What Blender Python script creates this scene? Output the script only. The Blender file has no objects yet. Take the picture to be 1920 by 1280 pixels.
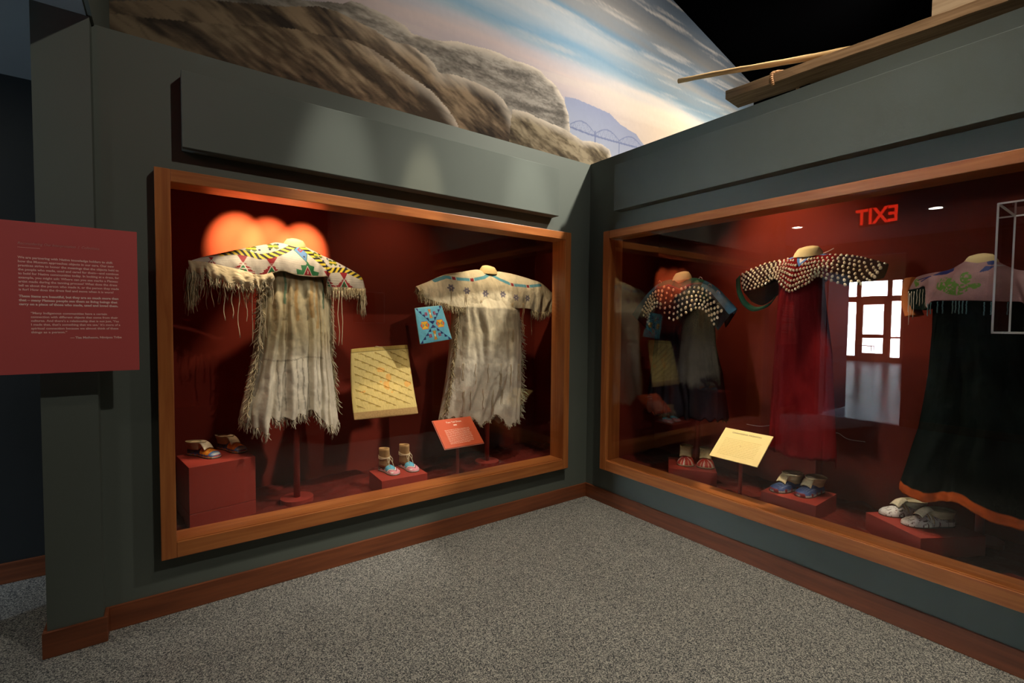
import bpy, math, random
import numpy as np
from mathutils import Matrix, Vector
from math import sin, cos, pi, radians, sqrt, atan2
random.seed(7); rng = np.random.default_rng(7)
scene = bpy.context.scene
COL = scene.collection

# ---------------------------------------------------------------- camera, world, lights, exposure
cd = bpy.data.cameras.new('camera'); cam = bpy.data.objects.new('camera', cd); COL.objects.link(cam)
cd.sensor_width = 36; cd.lens = 896.62 / 1920 * 36; cd.clip_start = 0.05; cd.clip_end = 200
yaw, pit, rol = 0.942829, -0.0389078, 0.0095565
fw = Vector((cos(yaw)*cos(pit), sin(yaw)*cos(pit), sin(pit)))
rt = Vector((sin(yaw), -cos(yaw), 0)); up = rt.cross(fw)
r2 = rt*cos(rol) + up*sin(rol); u2 = up*cos(rol) - rt*sin(rol)
m = Matrix((r2, u2, -fw)).transposed().to_4x4(); m.translation = (-2.9582, -2.9564, 1.5)
cam.matrix_world = m
scene.camera = cam

vs = scene.view_settings
vs.view_transform = 'Standard'; vs.look = 'None'; vs.gamma = 1; vs.exposure = 0.0; vs.use_curve_mapping = False
scene.cycles.max_bounces = 10; scene.cycles.transparent_max_bounces = 24
scene.cycles.sample_clamp_indirect = 6

world = bpy.data.worlds.new('daylight'); scene.world = world; world.use_nodes = True
bg = world.node_tree.nodes['Background']; bg.inputs[0].default_value = (0.80, 0.92, 1.0, 1); bg.inputs[1].default_value = 75

def spot(name, loc, tgt, power, cone, blend, color, size=0.03):
    d = bpy.data.lights.new(name, 'SPOT'); d.energy = power; d.spot_size = radians(cone); d.spot_blend = blend
    d.color = color; d.shadow_soft_size = size
    o = bpy.data.objects.new(name, d); COL.objects.link(o); o.location = loc
    o.rotation_euler = (Vector(tgt) - Vector(loc)).to_track_quat('-Z', 'Y').to_euler()
    return o
def area(name, loc, tgt, power, sx, sy, color):
    d = bpy.data.lights.new(name, 'AREA'); d.shape = 'RECTANGLE'; d.size = sx; d.size_y = sy; d.energy = power; d.color = color
    o = bpy.data.objects.new(name, d); COL.objects.link(o); o.location = loc
    o.rotation_euler = (Vector(tgt) - Vector(loc)).to_track_quat('-Z', 'Y').to_euler()
    return o
WARM = (1.0, 0.80, 0.55); NEU = (1.0, 0.90, 0.76); COOL = (0.72, 0.86, 1.0); WW = (1.0, 0.72, 0.42)
# track spots of the gallery
spot('track_spot', (1.25, -2.3, 5.2), (-0.50, 0.0, 2.45), 1350, 42, 1.0, NEU, .10)          # over the right wall on to the left one
spot('track_spot', (-0.95, -3.9, 5.0), (-2.1, -0.1, 2.55), 250, 62, 0.9, NEU, .05)         # general on the left wall
spot('track_spot', (-2.0, -0.95, 5.0), (-2.22, 0.30, 0.78), 460, 12.5, 0.9, NEU, .03)       # through the glass on the first dress
spot('track_spot', (-0.85, -0.95, 5.0), (-0.66, 0.30, 0.78), 520, 12.5, 0.9, NEU, .03)       # through the glass on the second dress
spot('track_spot', (-1.5, -1.2, 5.0), (-1.64, 0.42, 0.98), 500, 7.5, 0.8, WARM, .03)      # on the flat bag
spot('track_spot', (-1.1, -2.6, 5.4), (-0.9, -1.6, 0.0), 640, 58, 1.0, (1, .87, .68), .10)         # pool on the carpet
spot('track_spot', (-2.9, -3.6, 5.2), (-0.1, -1.9, 0.3), 70, 44, 1.0, NEU, .05)           # sill of the right case
spot('track_spot', (-2.0, -3.2, 5.6), (0.5, -1.2, 2.9), 15, 55, 0.9, COOL, .05)
spot('mural_spot', (2.6, -1.7, 6.2), (3.0, 1.95, 4.3), 820, 105, 1.0, (1, .93, .84), .1)
spot('mural_spot', (6.0, -1.2, 6.2), (6.6, 2.5, 5.0), 700, 110, 1.0, (1, .93, .84), .1)
spot('mural_spot', (-0.6, -1.2, 6.2), (0.2, 1.45, 4.1), 240, 85, 1.0, (1, .90, .78), .1)
spot('beam_spot', (-0.8, -2.3, 6.0), (0.75, -1.9, 3.5), 420, 36, 0.9, (1, .84, .62), .04)
# lamps inside the left case
for xx, zz, pw in ((-2.55, 2.04, 95), (-2.36, 2.03, 85), (-2.14, 2.01, 105)):
    spot('case_spot', (xx + .08, 0.16, 2.52), (xx, 0.77, zz), pw * 5.6, 28.5, 1.0, (1, .84, .36), .01)
spot('case_spot', (-2.36, 0.13, 2.5), (-2.28, 0.30, 1.85), 55, 62, 0.5, WARM, .02)
spot('case_spot', (-0.85, 0.13, 2.5), (-0.70, 0.29, 1.80), 34, 70, 0.5, WARM, .02)
spot('case_spot', (-1.50, 0.13, 2.5), (-1.48, 0.26, 0.5), 26, 26, 0.7, WARM, .02)
spot('case_spot', (-1.36, 0.13, 2.5), (-1.33, 0.27, 1.45), 5, 30, 0.8, WARM, .02)
spot('case_spot', (-2.62, 0.13, 2.55), (-2.68, 0.46, 0.7), 46, 17, 0.6, WARM, .02)
spot('case_spot', (-1.50, 0.25, 2.55), (-1.50, 0.79, 1.75), 9, 95, 1.0, WW, .02)
# lamps inside the right case
spot('case_spot', (0.15, -0.62, 2.5), (0.33, -0.64, 1.75), 9, 62, 0.6, WARM, .02)
spot('case_spot', (0.15, -1.08, 2.5), (0.31, -1.45, 1.90), 34, 46, 0.5, WARM, .02)
spot('case_spot', (0.20, -1.20, 2.5), (0.79, -1.30, 2.05), 22, 95, 0.9, WW, .02)
spot('case_spot', (0.14, -1.10, 2.5), (0.17, -1.28, 0.55), 125, 18, 0.6, WARM, .02)
spot('case_spot', (0.14, -0.85, 2.5), (0.33, -0.85, 0.5), 45, 13, 0.7, WARM, .02)
spot('case_spot', (0.14, -1.95, 2.5), (0.35, -1.62, 0.45), 60, 15, 0.7, WARM, .02)
spot('case_spot', (0.14, -2.05, 2.5), (0.38, -2.16, 0.45), 60, 15, 0.7, NEU, .02)
spot('case_spot', (0.14, -2.35, 2.5), (0.31, -2.36, 1.80), 6, 66, 0.6, NEU, .02)
spot('case_spot', (0.15, -1.75, 2.5), (0.34, -1.82, 1.86), 7, 34, 0.8, WARM, .02)
# added fill lamps standing in for daylight, then the passage downlights
spot('lobby_fill', (-14.0, 2.3, 2.2), (-20.8, 4.4, 0.6), 300, 90, 1.0, COOL, .01)  # unseen fill added to brighten the lobby by the doors
spot('lobby_fill', (-8.6, -1.5, 3.0), (-6.8, 0.54, 1.2), 800, 60, 1.0, COOL, .01)  # unseen lamp added to brighten the open door leaf
spot('passage_fill', (-5.7, -0.6, 0.35), (-4.5, 0.3, 2.84), 85, 100, 1.0, COOL, .02)  # unseen uplight added to tint the low ceiling blue
spot('passage_downlight', (-4.11, 0.09, 2.82), (-4.11, 0.09, 0), 8, 110, 1, WARM, .04)
spot('passage_downlight', (-4.15, -1.35, 2.82), (-4.15, -1.35, 0), 8, 110, 1, WARM, .04)

# ---------------------------------------------------------------- helpers
def s2l(c):
    c = np.asarray(c, float)/255.0
    return np.where(c <= 0.04045, c/12.92, ((c+0.055)/1.055)**2.4)
def C3(r, g, b): return tuple(s2l((r, g, b)))
def hsh(ix, iy, seed):
    n = (ix.astype(np.int64)*374761393 + iy.astype(np.int64)*668265263 + seed*1442695041) & 0xffffffff
    n = ((n ^ (n >> 13)) * 1274126177) & 0xffffffff
    return ((n ^ (n >> 16)) & 0xffff)/65535.0
def vnoise(x, y, seed=0):
    x = np.asarray(x, float); y = np.asarray(y, float)
    ix = np.floor(x); iy = np.floor(y); fx = x-ix; fy = y-iy
    fx = fx*fx*(3-2*fx); fy = fy*fy*(3-2*fy)
    a = hsh(ix, iy, seed); b = hsh(ix+1, iy, seed); c = hsh(ix, iy+1, seed); d = hsh(ix+1, iy+1, seed)
    return (a*(1-fx)+b*fx)*(1-fy) + (c*(1-fx)+d*fx)*fy
def fbm(x, y, seed=0, n=4):
    r = 0; a = .5; t = 0
    for i in range(n):
        r = r + a*vnoise(np.asarray(x)*2**i, np.asarray(y)*2**i, seed+i*17); t += a; a *= .5
    return r/t
def inpoly(px, py, poly):
    px = np.asarray(px); py = np.asarray(py); inside = np.zeros(px.shape, bool)
    n = len(poly); j = n-1
    for i in range(n):
        xi, yi = poly[i]; xj, yj = poly[j]
        if yi != yj:
            c = ((yi > py) != (yj > py)) & (px < (xj-xi)*(py-yi)/(yj-yi)+xi)
            inside ^= c
        j = i
    return inside
def dist_poly(px, py, pts):
    """distance to an open polyline, arc length along it, signed side"""
    best = np.full(np.shape(px), 1e9); arc = np.zeros(np.shape(px)); side = np.zeros(np.shape(px)); acc = 0
    for (x0, y0), (x1, y1) in zip(pts[:-1], pts[1:]):
        dx, dy = x1-x0, y1-y0; L = math.hypot(dx, dy)+1e-9
        t = np.clip(((px-x0)*dx+(py-y0)*dy)/L**2, 0, 1)
        ex = px-(x0+t*dx); ey = py-(y0+t*dy); d = np.hypot(ex, ey)
        k = d < best; best = np.where(k, d, best); arc = np.where(k, acc+t*L, arc)
        side = np.where(k, dx*ey-dy*ex, side); acc += L
    return best, arc, side
def interp_pts(pts, s):
    """points at parameters s in 0..1 (index space), smooth"""
    p = np.asarray(pts, float); n = len(p)-1
    x = np.clip(np.asarray(s, float), 0, 1)*n; i = np.minimum(x.astype(int), n-1); f = (x-i)[..., None]
    p0 = p[np.maximum(i-1, 0)]; p1 = p[i]; p2 = p[i+1]; p3 = p[np.minimum(i+2, n)]
    return .5*((2*p1)+(-p0+p2)*f+(2*p0-5*p1+4*p2-p3)*f**2+(-p0+3*p1-3*p2+p3)*f**3)

def link(o, parent=None):
    COL.objects.link(o)
    if parent is not None: o.parent = parent
    return o
def mesh_obj(name, V, F, mat, parent=None, cols=None, smooth=True, bevel=0, solid=0):
    me = bpy.data.meshes.new(name); me.from_pydata([tuple(v) for v in V], [], [tuple(f) for f in F])
    if mat is not None: me.materials.append(mat)
    if cols is not None:
        a = me.color_attributes.new('Col', 'FLOAT_COLOR', 'POINT')
        c = np.ones((len(V), 4), np.float32); c[:, :3] = cols; a.data.foreach_set('color', c.ravel())
    if smooth: me.polygons.foreach_set('use_smooth', [True]*len(me.polygons))
    me.update()
    o = link(bpy.data.objects.new(name, me), parent)
    if bevel:
        b = o.modifiers.new('bevel', 'BEVEL'); b.width = bevel; b.segments = 2; b.limit_method = 'ANGLE'
    if solid:
        s = o.modifiers.new('solid', 'SOLIDIFY'); s.thickness = solid; s.offset = 0
    return o
def tag(o, label=None, cat=None, group=None, kind=None):
    if label: o['label'] = label
    if cat: o['category'] = cat
    if group: o['group'] = group
    if kind: o['kind'] = kind
    return o
def empty(name, loc, label, cat, group=None, rz=0):
    o = link(bpy.data.objects.new(name, None)); o.location = loc; o.rotation_euler = (0, 0, rz); o.empty_display_size = .05
    return tag(o, label, cat, group)
class MB:
    def __init__(s): s.V = []; s.F = []; s.C = []
    def add(s, V, F, col=None):
        n = len(s.V); s.V += [tuple(v) for v in V]; s.F += [tuple(i+n for i in f) for f in F]
        s.C += [col if col is not None else (1, 1, 1)]*len(V); return s
    def box(s, a, b, col=None):
        x0, y0, z0 = a; x1, y1, z1 = b
        return s.add([(x0, y0, z0), (x1, y0, z0), (x1, y1, z0), (x0, y1, z0), (x0, y0, z1), (x1, y0, z1), (x1, y1, z1), (x0, y1, z1)],
                     [(0, 3, 2, 1), (4, 5, 6, 7), (0, 1, 5, 4), (1, 2, 6, 5), (2, 3, 7, 6), (3, 0, 4, 7)], col)
    def prism(s, quad, h, col=None):
        """quad: 4 (x,y,z) corners counter clockwise, extruded by vector h"""
        h = np.asarray(h); q = [np.asarray(p, float) for p in quad]
        return s.add([tuple(p) for p in q]+[tuple(p+h) for p in q], [(3, 2, 1, 0), (4, 5, 6, 7), (0, 1, 5, 4), (1, 2, 6, 5), (2, 3, 7, 6), (3, 0, 4, 7)], col)
    def tube(s, pts, r, n=6, col=None, cap=True):
        pts = [Vector(p) for p in pts]; k = len(pts); rs = r if hasattr(r, '__len__') else [r]*k
        V = []; prev = None
        for i, p in enumerate(pts):
            t = (pts[min(i+1, k-1)]-pts[max(i-1, 0)]).normalized()
            a = Vector((0, 0, 1)) if abs(t.z) < .9 else Vector((1, 0, 0))
            if prev is not None: a = prev
            u = (a - t*a.dot(t)).normalized(); w = t.cross(u); prev = u
            for j in range(n):
                q = p + (u*cos(2*pi*j/n)+w*sin(2*pi*j/n))*rs[i]; V.append(tuple(q))
        F = [(i*n+j, i*n+(j+1) % n, (i+1)*n+(j+1) % n, (i+1)*n+j) for i in range(k-1) for j in range(n)]
        if cap: F += [tuple(range(n-1, -1, -1)), tuple((k-1)*n+j for j in range(n))]
        return s.add(V, F, col)
    def build(s, name, mat, parent=None, smooth=False, bevel=0, cols=False):
        return mesh_obj(name, s.V, s.F, mat, parent, np.array(s.C) if cols else None, smooth, bevel)
def grid_faces(nu, nv, wrap=False):
    """verts index = i*nv + j, i over u"""
    F = []
    for i in range(nu-1 if not wrap else nu):
        i2 = (i+1) % nu
        for j in range(nv-1): F.append((i*nv+j, i2*nv+j, i2*nv+j+1, i*nv+j+1))
    return F
def bx(name, a, b, mat, parent=None, bevel=0): return MB().box(a, b).build(name, mat, parent, bevel=bevel)
def struct(o): o['kind'] = 'structure'; return o

# ---------------------------------------------------------------- materials
def new_mat(name):
    mt = bpy.data.materials.new(name); mt.use_nodes = True; nt = mt.node_tree
    return mt, nt, nt.nodes['Principled BSDF']
def N(nt, t, **kw):
    n = nt.nodes.new(t)
    for k, v in kw.items():
        if k.startswith('i_'): n.inputs[k[2:].replace('_', ' ')].default_value = v
        else: setattr(n, k, v)
    return n
def paint(name, col, rough=.6, bump=.02, scale=200, var=.06, spec=.3, vscale=3):
    mt, nt, b = new_mat(name); L = nt.links.new
    tc = N(nt, 'ShaderNodeTexCoord'); no = N(nt, 'ShaderNodeTexNoise'); no.inputs['Scale'].default_value = vscale; no.inputs['Detail'].default_value = 5
    L(tc.outputs['Object'], no.inputs['Vector'])
    mp = N(nt, 'ShaderNodeMapRange'); mp.inputs['To Min'].default_value = 1-var; mp.inputs['To Max'].default_value = 1+var
    L(no.outputs['Fac'], mp.inputs['Value'])
    mx = N(nt, 'ShaderNodeVectorMath', operation='MULTIPLY'); mx.inputs[0].default_value = col
    L(mp.outputs[0], mx.inputs[1]); L(mx.outputs[0], b.inputs['Base Color'])
    n2 = N(nt, 'ShaderNodeTexNoise'); n2.inputs['Scale'].default_value = scale; L(tc.outputs['Object'], n2.inputs['Vector'])
    bp = N(nt, 'ShaderNodeBump'); bp.inputs['Strength'].default_value = bump*5; bp.inputs['Distance'].default_value = .002
    L(n2.outputs['Fac'], bp.inputs['Height']); L(bp.outputs[0], b.inputs['Normal'])
    b.inputs['Roughness'].default_value = rough; b.inputs['Specular IOR Level'].default_value = spec
    return mt
def attr(name, rough=.8, scale=300, bump=.5, var=.12, spec=.2, bead=False):
    mt, nt, b = new_mat(name); L = nt.links.new
    tc = N(nt, 'ShaderNodeTexCoord'); at = N(nt, 'ShaderNodeAttribute'); at.attribute_name = 'Col'
    if bead: n2 = N(nt, 'ShaderNodeTexVoronoi'); out = 'Distance'
    else: n2 = N(nt, 'ShaderNodeTexNoise'); n2.inputs['Detail'].default_value = 4; out = 'Fac'
    n2.inputs['Scale'].default_value = scale; L(tc.outputs['Object'], n2.inputs['Vector'])
    mp = N(nt, 'ShaderNodeMapRange'); mp.inputs['To Min'].default_value = 1+var if bead else 1-var; mp.inputs['To Max'].default_value = 1-2*var if bead else 1+var
    L(n2.outputs[out], mp.inputs['Value'])
    mx = N(nt, 'ShaderNodeVectorMath', operation='MULTIPLY'); L(at.outputs['Color'], mx.inputs[0]); L(mp.outputs[0], mx.inputs[1]); L(mx.outputs[0], b.inputs['Base Color'])
    bp = N(nt, 'ShaderNodeBump'); bp.inputs['Strength'].default_value = bump; bp.inputs['Distance'].default_value = .002; bp.invert = bead
    L(n2.outputs[out], bp.inputs['Height']); L(bp.outputs[0], b.inputs['Normal'])
    b.inputs['Roughness'].default_value = rough; b.inputs['Specular IOR Level'].default_value = spec
    return mt
def wood(name, axis, c1, c2, rough=.38, sc=1.0, spec=.5):
    mt, nt, b = new_mat(name); L = nt.links.new
    tc = N(nt, 'ShaderNodeTexCoord'); mp = N(nt, 'ShaderNodeMapping')
    s = [38*sc]*3; s['xyz'.index(axis)] = 2.2*sc; mp.inputs['Scale'].default_value = s
    L(tc.outputs['Object'], mp.inputs['Vector'])
    no = N(nt, 'ShaderNodeTexNoise'); no.inputs['Scale'].default_value = 1; no.inputs['Detail'].default_value = 8; no.inputs['Distortion'].default_value = .6
    L(mp.outputs[0], no.inputs['Vector'])
    cr = N(nt, 'ShaderNodeValToRGB'); cr.color_ramp.elements[0].position = .3; cr.color_ramp.elements[1].position = .7
    cr.color_ramp.elements[0].color = (*c2, 1); cr.color_ramp.elements[1].color = (*c1, 1)
    L(no.outputs['Fac'], cr.inputs[0]); L(cr.outputs[0], b.inputs['Base Color'])
    bp = N(nt, 'ShaderNodeBump'); bp.inputs['Strength'].default_value = .12; bp.inputs['Distance'].default_value = .001; L(no.outputs['Fac'], bp.inputs['Height']); L(bp.outputs[0], b.inputs['Normal'])
    b.inputs['Roughness'].default_value = rough; b.inputs['Specular IOR Level'].default_value = spec
    return mt
def emis(name, col, st):
    mt, nt, b = new_mat(name); b.inputs['Base Color'].default_value = (*col, 1)
    b.inputs['Emission Color'].default_value = (*col, 1); b.inputs['Emission Strength'].default_value = st; return mt
def glass(name, f0=.04, tint=(1, 1, 1), rough=0.0):
    mt = bpy.data.materials.new(name); mt.use_nodes = True; nt = mt.node_tree; nt.nodes.clear(); L = nt.links.new
    ge = N(nt, 'ShaderNodeNewGeometry'); d = N(nt, 'ShaderNodeVectorMath', operation='DOT_PRODUCT')
    L(ge.outputs['Incoming'], d.inputs[0]); L(ge.outputs['Normal'], d.inputs[1])
    ab = N(nt, 'ShaderNodeMath', operation='ABSOLUTE'); L(d.outputs['Value'], ab.inputs[0])
    om = N(nt, 'ShaderNodeMath', operation='SUBTRACT'); om.inputs[0].default_value = 1; L(ab.outputs[0], om.inputs[1])
    pw = N(nt, 'ShaderNodeMath', operation='POWER'); L(om.outputs[0], pw.inputs[0]); pw.inputs[1].default_value = 5
    ma = N(nt, 'ShaderNodeMath', operation='MULTIPLY_ADD'); L(pw.outputs[0], ma.inputs[0]); ma.inputs[1].default_value = 1-f0; ma.inputs[2].default_value = f0
    tr = N(nt, 'ShaderNodeBsdfTransparent'); tr.inputs[0].default_value = (*tint, 1)
    gl = N(nt, 'ShaderNodeBsdfGlossy'); gl.inputs['Roughness'].default_value = rough
    mx = N(nt, 'ShaderNodeMixShader'); L(ma.outputs[0], mx.inputs[0]); L(tr.outputs[0], mx.inputs[1]); L(gl.outputs[0], mx.inputs[2])
    o = N(nt, 'ShaderNodeOutputMaterial'); L(mx.outputs[0], o.inputs[0]); return mt
def carpet_mat():
    mt, nt, b = new_mat('grey_speckled_carpet'); L = nt.links.new
    tc = N(nt, 'ShaderNodeTexCoord')
    n1 = N(nt, 'ShaderNodeTexNoise'); n1.inputs['Scale'].default_value = 300; n1.inputs['Detail'].default_value = 2
    vo = N(nt, 'ShaderNodeTexVoronoi'); vo.inputs['Scale'].default_value = 270; L(tc.outputs['Object'], vo.inputs['Vector'])
    sp = N(nt, 'ShaderNodeSeparateColor'); L(vo.outputs['Color'], sp.inputs[0])
    n2 = N(nt, 'ShaderNodeTexNoise'); n2.inputs['Scale'].default_value = 2.2; n2.inputs['Detail'].default_value = 4
    L(tc.outputs['Object'], n1.inputs['Vector']); L(tc.outputs['Object'], n2.inputs['Vector'])
    cr = N(nt, 'ShaderNodeValToRGB'); e = cr.color_ramp.elements
    e[0].position = .12; e[0].color = (.045, .05, .056, 1); e[1].position = .95; e[1].color = (.50, .49, .44, 1)
    k = e.new(.5); k.color = (.19, .195, .19, 1)
    L(sp.outputs[0], cr.inputs[0])
    mp = N(nt, 'ShaderNodeMapRange'); mp.inputs['To Min'].default_value = .86; mp.inputs['To Max'].default_value = 1.12; L(n2.outputs['Fac'], mp.inputs['Value'])
    mx = N(nt, 'ShaderNodeVectorMath', operation='MULTIPLY'); L(cr.outputs[0], mx.inputs[0]); L(mp.outputs[0], mx.inputs[1]); L(mx.outputs[0], b.inputs['Base Color'])
    bp = N(nt, 'ShaderNodeBump'); bp.inputs['Strength'].default_value = .3; bp.inputs['Distance'].default_value = .002; L(n1.outputs['Fac'], bp.inputs['Height']); L(bp.outputs[0], b.inputs['Normal'])
    b.inputs['Roughness'].default_value = .95; b.inputs['Specular IOR Level'].default_value = .1
    return mt
GREEN = paint('green_grey_wall_paint', (.102, .122, .108), .62, .02, 160)
GREENP = paint('green_grey_wrapped_panel', (.110, .132, .118), .75, .06, 600)
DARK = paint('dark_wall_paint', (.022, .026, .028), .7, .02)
BLACK = paint('black_paint', (.0015, .0015, .0017), 1.0, .0, 200, .05, 0.0)
BLUEG = paint('blue_grey_ceiling_paint', (.16, .18, .19), .8, .02)
CHERRY = {a: wood('cherry_wood_'+a, a, (.46, .165, .045), (.30, .088, .022), .33) for a in 'xyz'}
BASEW = {a: wood('cherry_skirting_'+a, a, (.24, .070, .025), (.13, .036, .014), .42) for a in 'xyz'}
DEEPRED = paint('dark_red_floor_cloth', (.11, .014, .009), .9, .15, 700, .10, .1)  # copy of the red fabric, darkened to deepen shade on the case floor
RED = paint('red_display_fabric', (.20, .027, .015), .9, .15, 700, .10, .1)
REDPL = paint('red_painted_plinth', (.27, .030, .018), .6, .02, 200, .05)
GLASS = glass('clear_glass', .042)
ACRYL = glass('clear_acrylic', .035, (.97, .98, .98))
CARPET = carpet_mat()
LEATH = attr('buckskin', .9, 90, .5, .14, .1)
FRNG = attr('buckskin_fringe', .9, 200, .3, .15, .1)
BEAD = attr('beadwork', .5, 420, .5, .10, .4, True)
CLOTH = attr('wool_cloth', 1.0, 300, .15, .08, .0)
PAINTING = attr('painted_mural', .75, 14, .06, .05, .2)
OLDWOOD = wood('weathered_timber_y', 'y', (.42, .27, .155), (.20, .115, .06), .8, 1.0, .2)
PALEW = wood('peeled_pole_wood', 'y', (.75, .52, .27), (.60, .38, .17), .6, .6, .3)
CREAMF = paint('cream_mannequin_cover', (.72, .55, .26), .8, .05, 400, .05, .1)
TOOTH = paint('ivory_tooth', (.80, .66, .44), .35, .01, 300, .08, .5)

# ---------------------------------------------------------------- the setting
struct(bx('floor', (-6.05, -7.0, -.05), (9, 3.5, 0), CARPET))
w = MB(); X0, X1, Z0, Z1 = -2.99, -.268, .302, 2.235                 # opening of the left case
w.box((-3.21, 0, 0), (X0, .1, 2.85)).box((X1, 0, 0), (0, .1, 2.85)).box((X0, 0, 0), (X1, .1, Z0)).box((X0, 0, Z1), (X1, .1, 2.85))
struct(w.build('wall_left', GREEN))
w = MB(); Y0, Y1, Z3, Z4 = -.215, -2.92, .302, 2.247
w.box((0, Y0, 0), (.1, .0, 2.855)).box((0, -3.0, 0), (.1, Y1, 2.855)).box((0, Y1, 0), (.1, Y0, Z3)).box((0, Y1, Z4), (.1, Y0, 2.855)).box((0, -4.6, 0), (.1, -3.0, 2.855))
struct(w.build('wall_right', GREEN))
struct(MB().box((-3.21, .101, 2.79), (.85, .86, 2.85)).box((.101, -4.6, 2.79), (.85, .10, 2.85)).build('trim_2', GREEN))
struct(bx('wall_pillar', (-3.40, -.085, 0), (-3.21, .87, 2.84), GREEN))
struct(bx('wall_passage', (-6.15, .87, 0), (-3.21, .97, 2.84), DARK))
struct(bx('ceiling', (-6.05, -7, 2.84), (-3.22, .97, 2.96), BLUEG))
struct(bx('wall_fascia', (-3.22, -7, 2.845), (-3.20, .90, 6.9), GREEN))
struct(bx('ceiling_upper', (-3.3, -7, 6.85), (9, 3.6, 6.95), BLACK))
struct(bx('wall_north', (-3.2, 3.5, 0), (9, 3.6, 6.9), BLACK))
struct(bx('wall_east', (9, -7, 0), (9.1, 3.6, 6.9), BLACK))
struct(bx('wall_south', (-6.1, -7.1, 0), (9.1, -7, 6.9), BLACK))
struct(bx('wall_partition', (-1.35, -3.14, 0), (0, -3.02, 2.85), GREEN))
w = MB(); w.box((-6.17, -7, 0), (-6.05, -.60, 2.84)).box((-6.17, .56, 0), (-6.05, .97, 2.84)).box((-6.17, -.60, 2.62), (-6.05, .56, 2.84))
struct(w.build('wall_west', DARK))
# lobby beyond the passage
FLOORL = wood('pale_polished_floor', 'x', (.44, .66, .80), (.36, .56, .70), .22, .35, 1.0)
struct(bx('floor_lobby', (-23, -2, -.05), (-6.05, 8, 0.0), FLOORL))
LW = wood('lobby_timber', 'y', (.50, .26, .12), (.36, .17, .07), .6, .2)
LWALL = paint('lobby_wall_paint', (.34, .36, .38), .7)
struct(bx('ceiling_lobby', (-22, -2, 4.45), (-6.17, 8, 4.55), LW))
struct(bx('wall_lobby_south', (-22, -2.1, 0), (-6.17, -2, 4.5), LWALL))
struct(bx('wall_lobby_north', (-22, 8, 0), (-6.17, 8.1, 4.5), LWALL))
w = MB().box((-6.25, -2, 0), (-6.17, -.60, 4.5)).box((-6.25, .56, 0), (-6.17, 8, 4.5)).box((-6.25, -.6, 2.62), (-6.17, .56, 4.5))
struct(w.build('wall_lobby_east', LWALL))
w = MB(); ys = [8, 6.7, 6.15, 5.12, 4.98, 4.06, 3.88, 3.58, 3.4, 2.4, 2.2, .9, .7, -2]
w.box((-21.6, -2, 3.42), (-21.4, 8, 4.5)).box((-21.6, 6.7, 0), (-21.4, 8, 3.42)).box((-21.6, -2, 0), (-21.4, .8, 3.42))
struct(w.build('wall_lobby_west', LW))
dr = MB(); fx = (-21.55, -21.45)
for y in (6.66, 6.1, 5.05, 3.96, 3.48, 2.3, .86):
    dr.box((fx[0], y-.075, 0), (fx[1], y+.075, 3.42))
dr.box((fx[0], .8, 2.55), (fx[1], 6.7, 2.78)).box((fx[0], .8, 0), (fx[1], 6.7, .22))
for a, b_ in ((3.96, 5.05), (2.3, 3.48)):
    dr.box((fx[0], a, 1.0), (fx[1], b_, 1.16)).box((fx[0], a, .2), (fx[1], b_, .36)).box((fx[0], a+.07, 2.42), (fx[1], b_-.07, 2.56)).box((fx[0], a+.07, .2), (fx[1], a+.17, 2.56)).box((fx[0], b_-.17, .2), (fx[1], b_-.07, 2.56))
dr.box((fx[0], 3.48, 1.0), (fx[1], 3.96, 1.08))
d1 = struct(dr.build('door_1', LW)); 
h = MB().box((-21.44, 4.02, 1.0), (-21.38, 4.05, 1.35)).build('door_handle', paint('dark_metal', (.05, .05, .05), .3), d1)
struct(bx('window_1', (-21.51, .8, .2), (-21.50, 6.7, 3.42), GLASS))
# small table by the doors
st = empty('side_table', (-19.6, 4.1, 0), 'small dark metal frame table standing by the bright glass doors, seen in the glass', 'table')
DM = paint('dark_metal_legs', (.04, .04, .045), .4)
MB().box((-.02, -.25, .72), (.3, .25, .75)).build('table_top', DM, st)
for sx, sy in ((0, -.23), (.27, -.23), (0, .23), (.27, .23)): MB().tube([(sx, sy, 0), (sx, sy, .72)], .012).build('leg', DM, st)
# open leaf of the passage door
leaf = struct(bx('door_2', (-7.28, .54, 0.01), (-6.20, .585, 2.42), paint('blue_grey_door_paint', (.10, .12, .14), .5)))
for z0, z1 in ((.14, .92), (1.12, 2.28)):
    MB().box((-7.14, .525, z0), (-6.34, .54, z1)).build('door_panel', paint('blue_grey_door_panel', (.12, .145, .165), .5), leaf, bevel=.006)
MB().box((-6.32, .50, .96), (-6.24, .54, 1.16)).build('door_handle', DM, leaf)
struct(MB().box((-6.14, -1.45, 0), (-6.08, .50, .006)).build('trim_3', paint('metal_threshold', (.75, .78, .8), .3, 0, 50, 0, .8)))
struct(bx('trim_1', (-6.20, .50, 0), (-6.02, .56, 2.62), paint('grey_jamb_paint', (.16, .15, .15), .5)))

# skirting boards
def skirt(name, a, b, ax): struct(bx(name, a, b, BASEW[ax], bevel=.003))
skirt('baseboard_left', (-3.195, -.016, 0), (-.016, 0, .117), 'x')
skirt('baseboard_right', (-.016, -3.02, 0), (0, 0, .117), 'y')
w = MB().box((-3.416, -.101, 0), (-3.194, -.085, .117)).box((-3.21, -.085, 0), (-3.194, 0, .117)).box((-3.416, -.085, 0), (-3.40, .87, .117))
struct(w.build('baseboard_pillar', BASEW['x'], bevel=.003))
skirt('baseboard_passage', (-6.05, .854, 0), (-3.40, .87, .117), 'x')
skirt('baseboard_west', (-6.05, -7, 0), (-6.034, -.6, .117), 'y')

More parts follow.
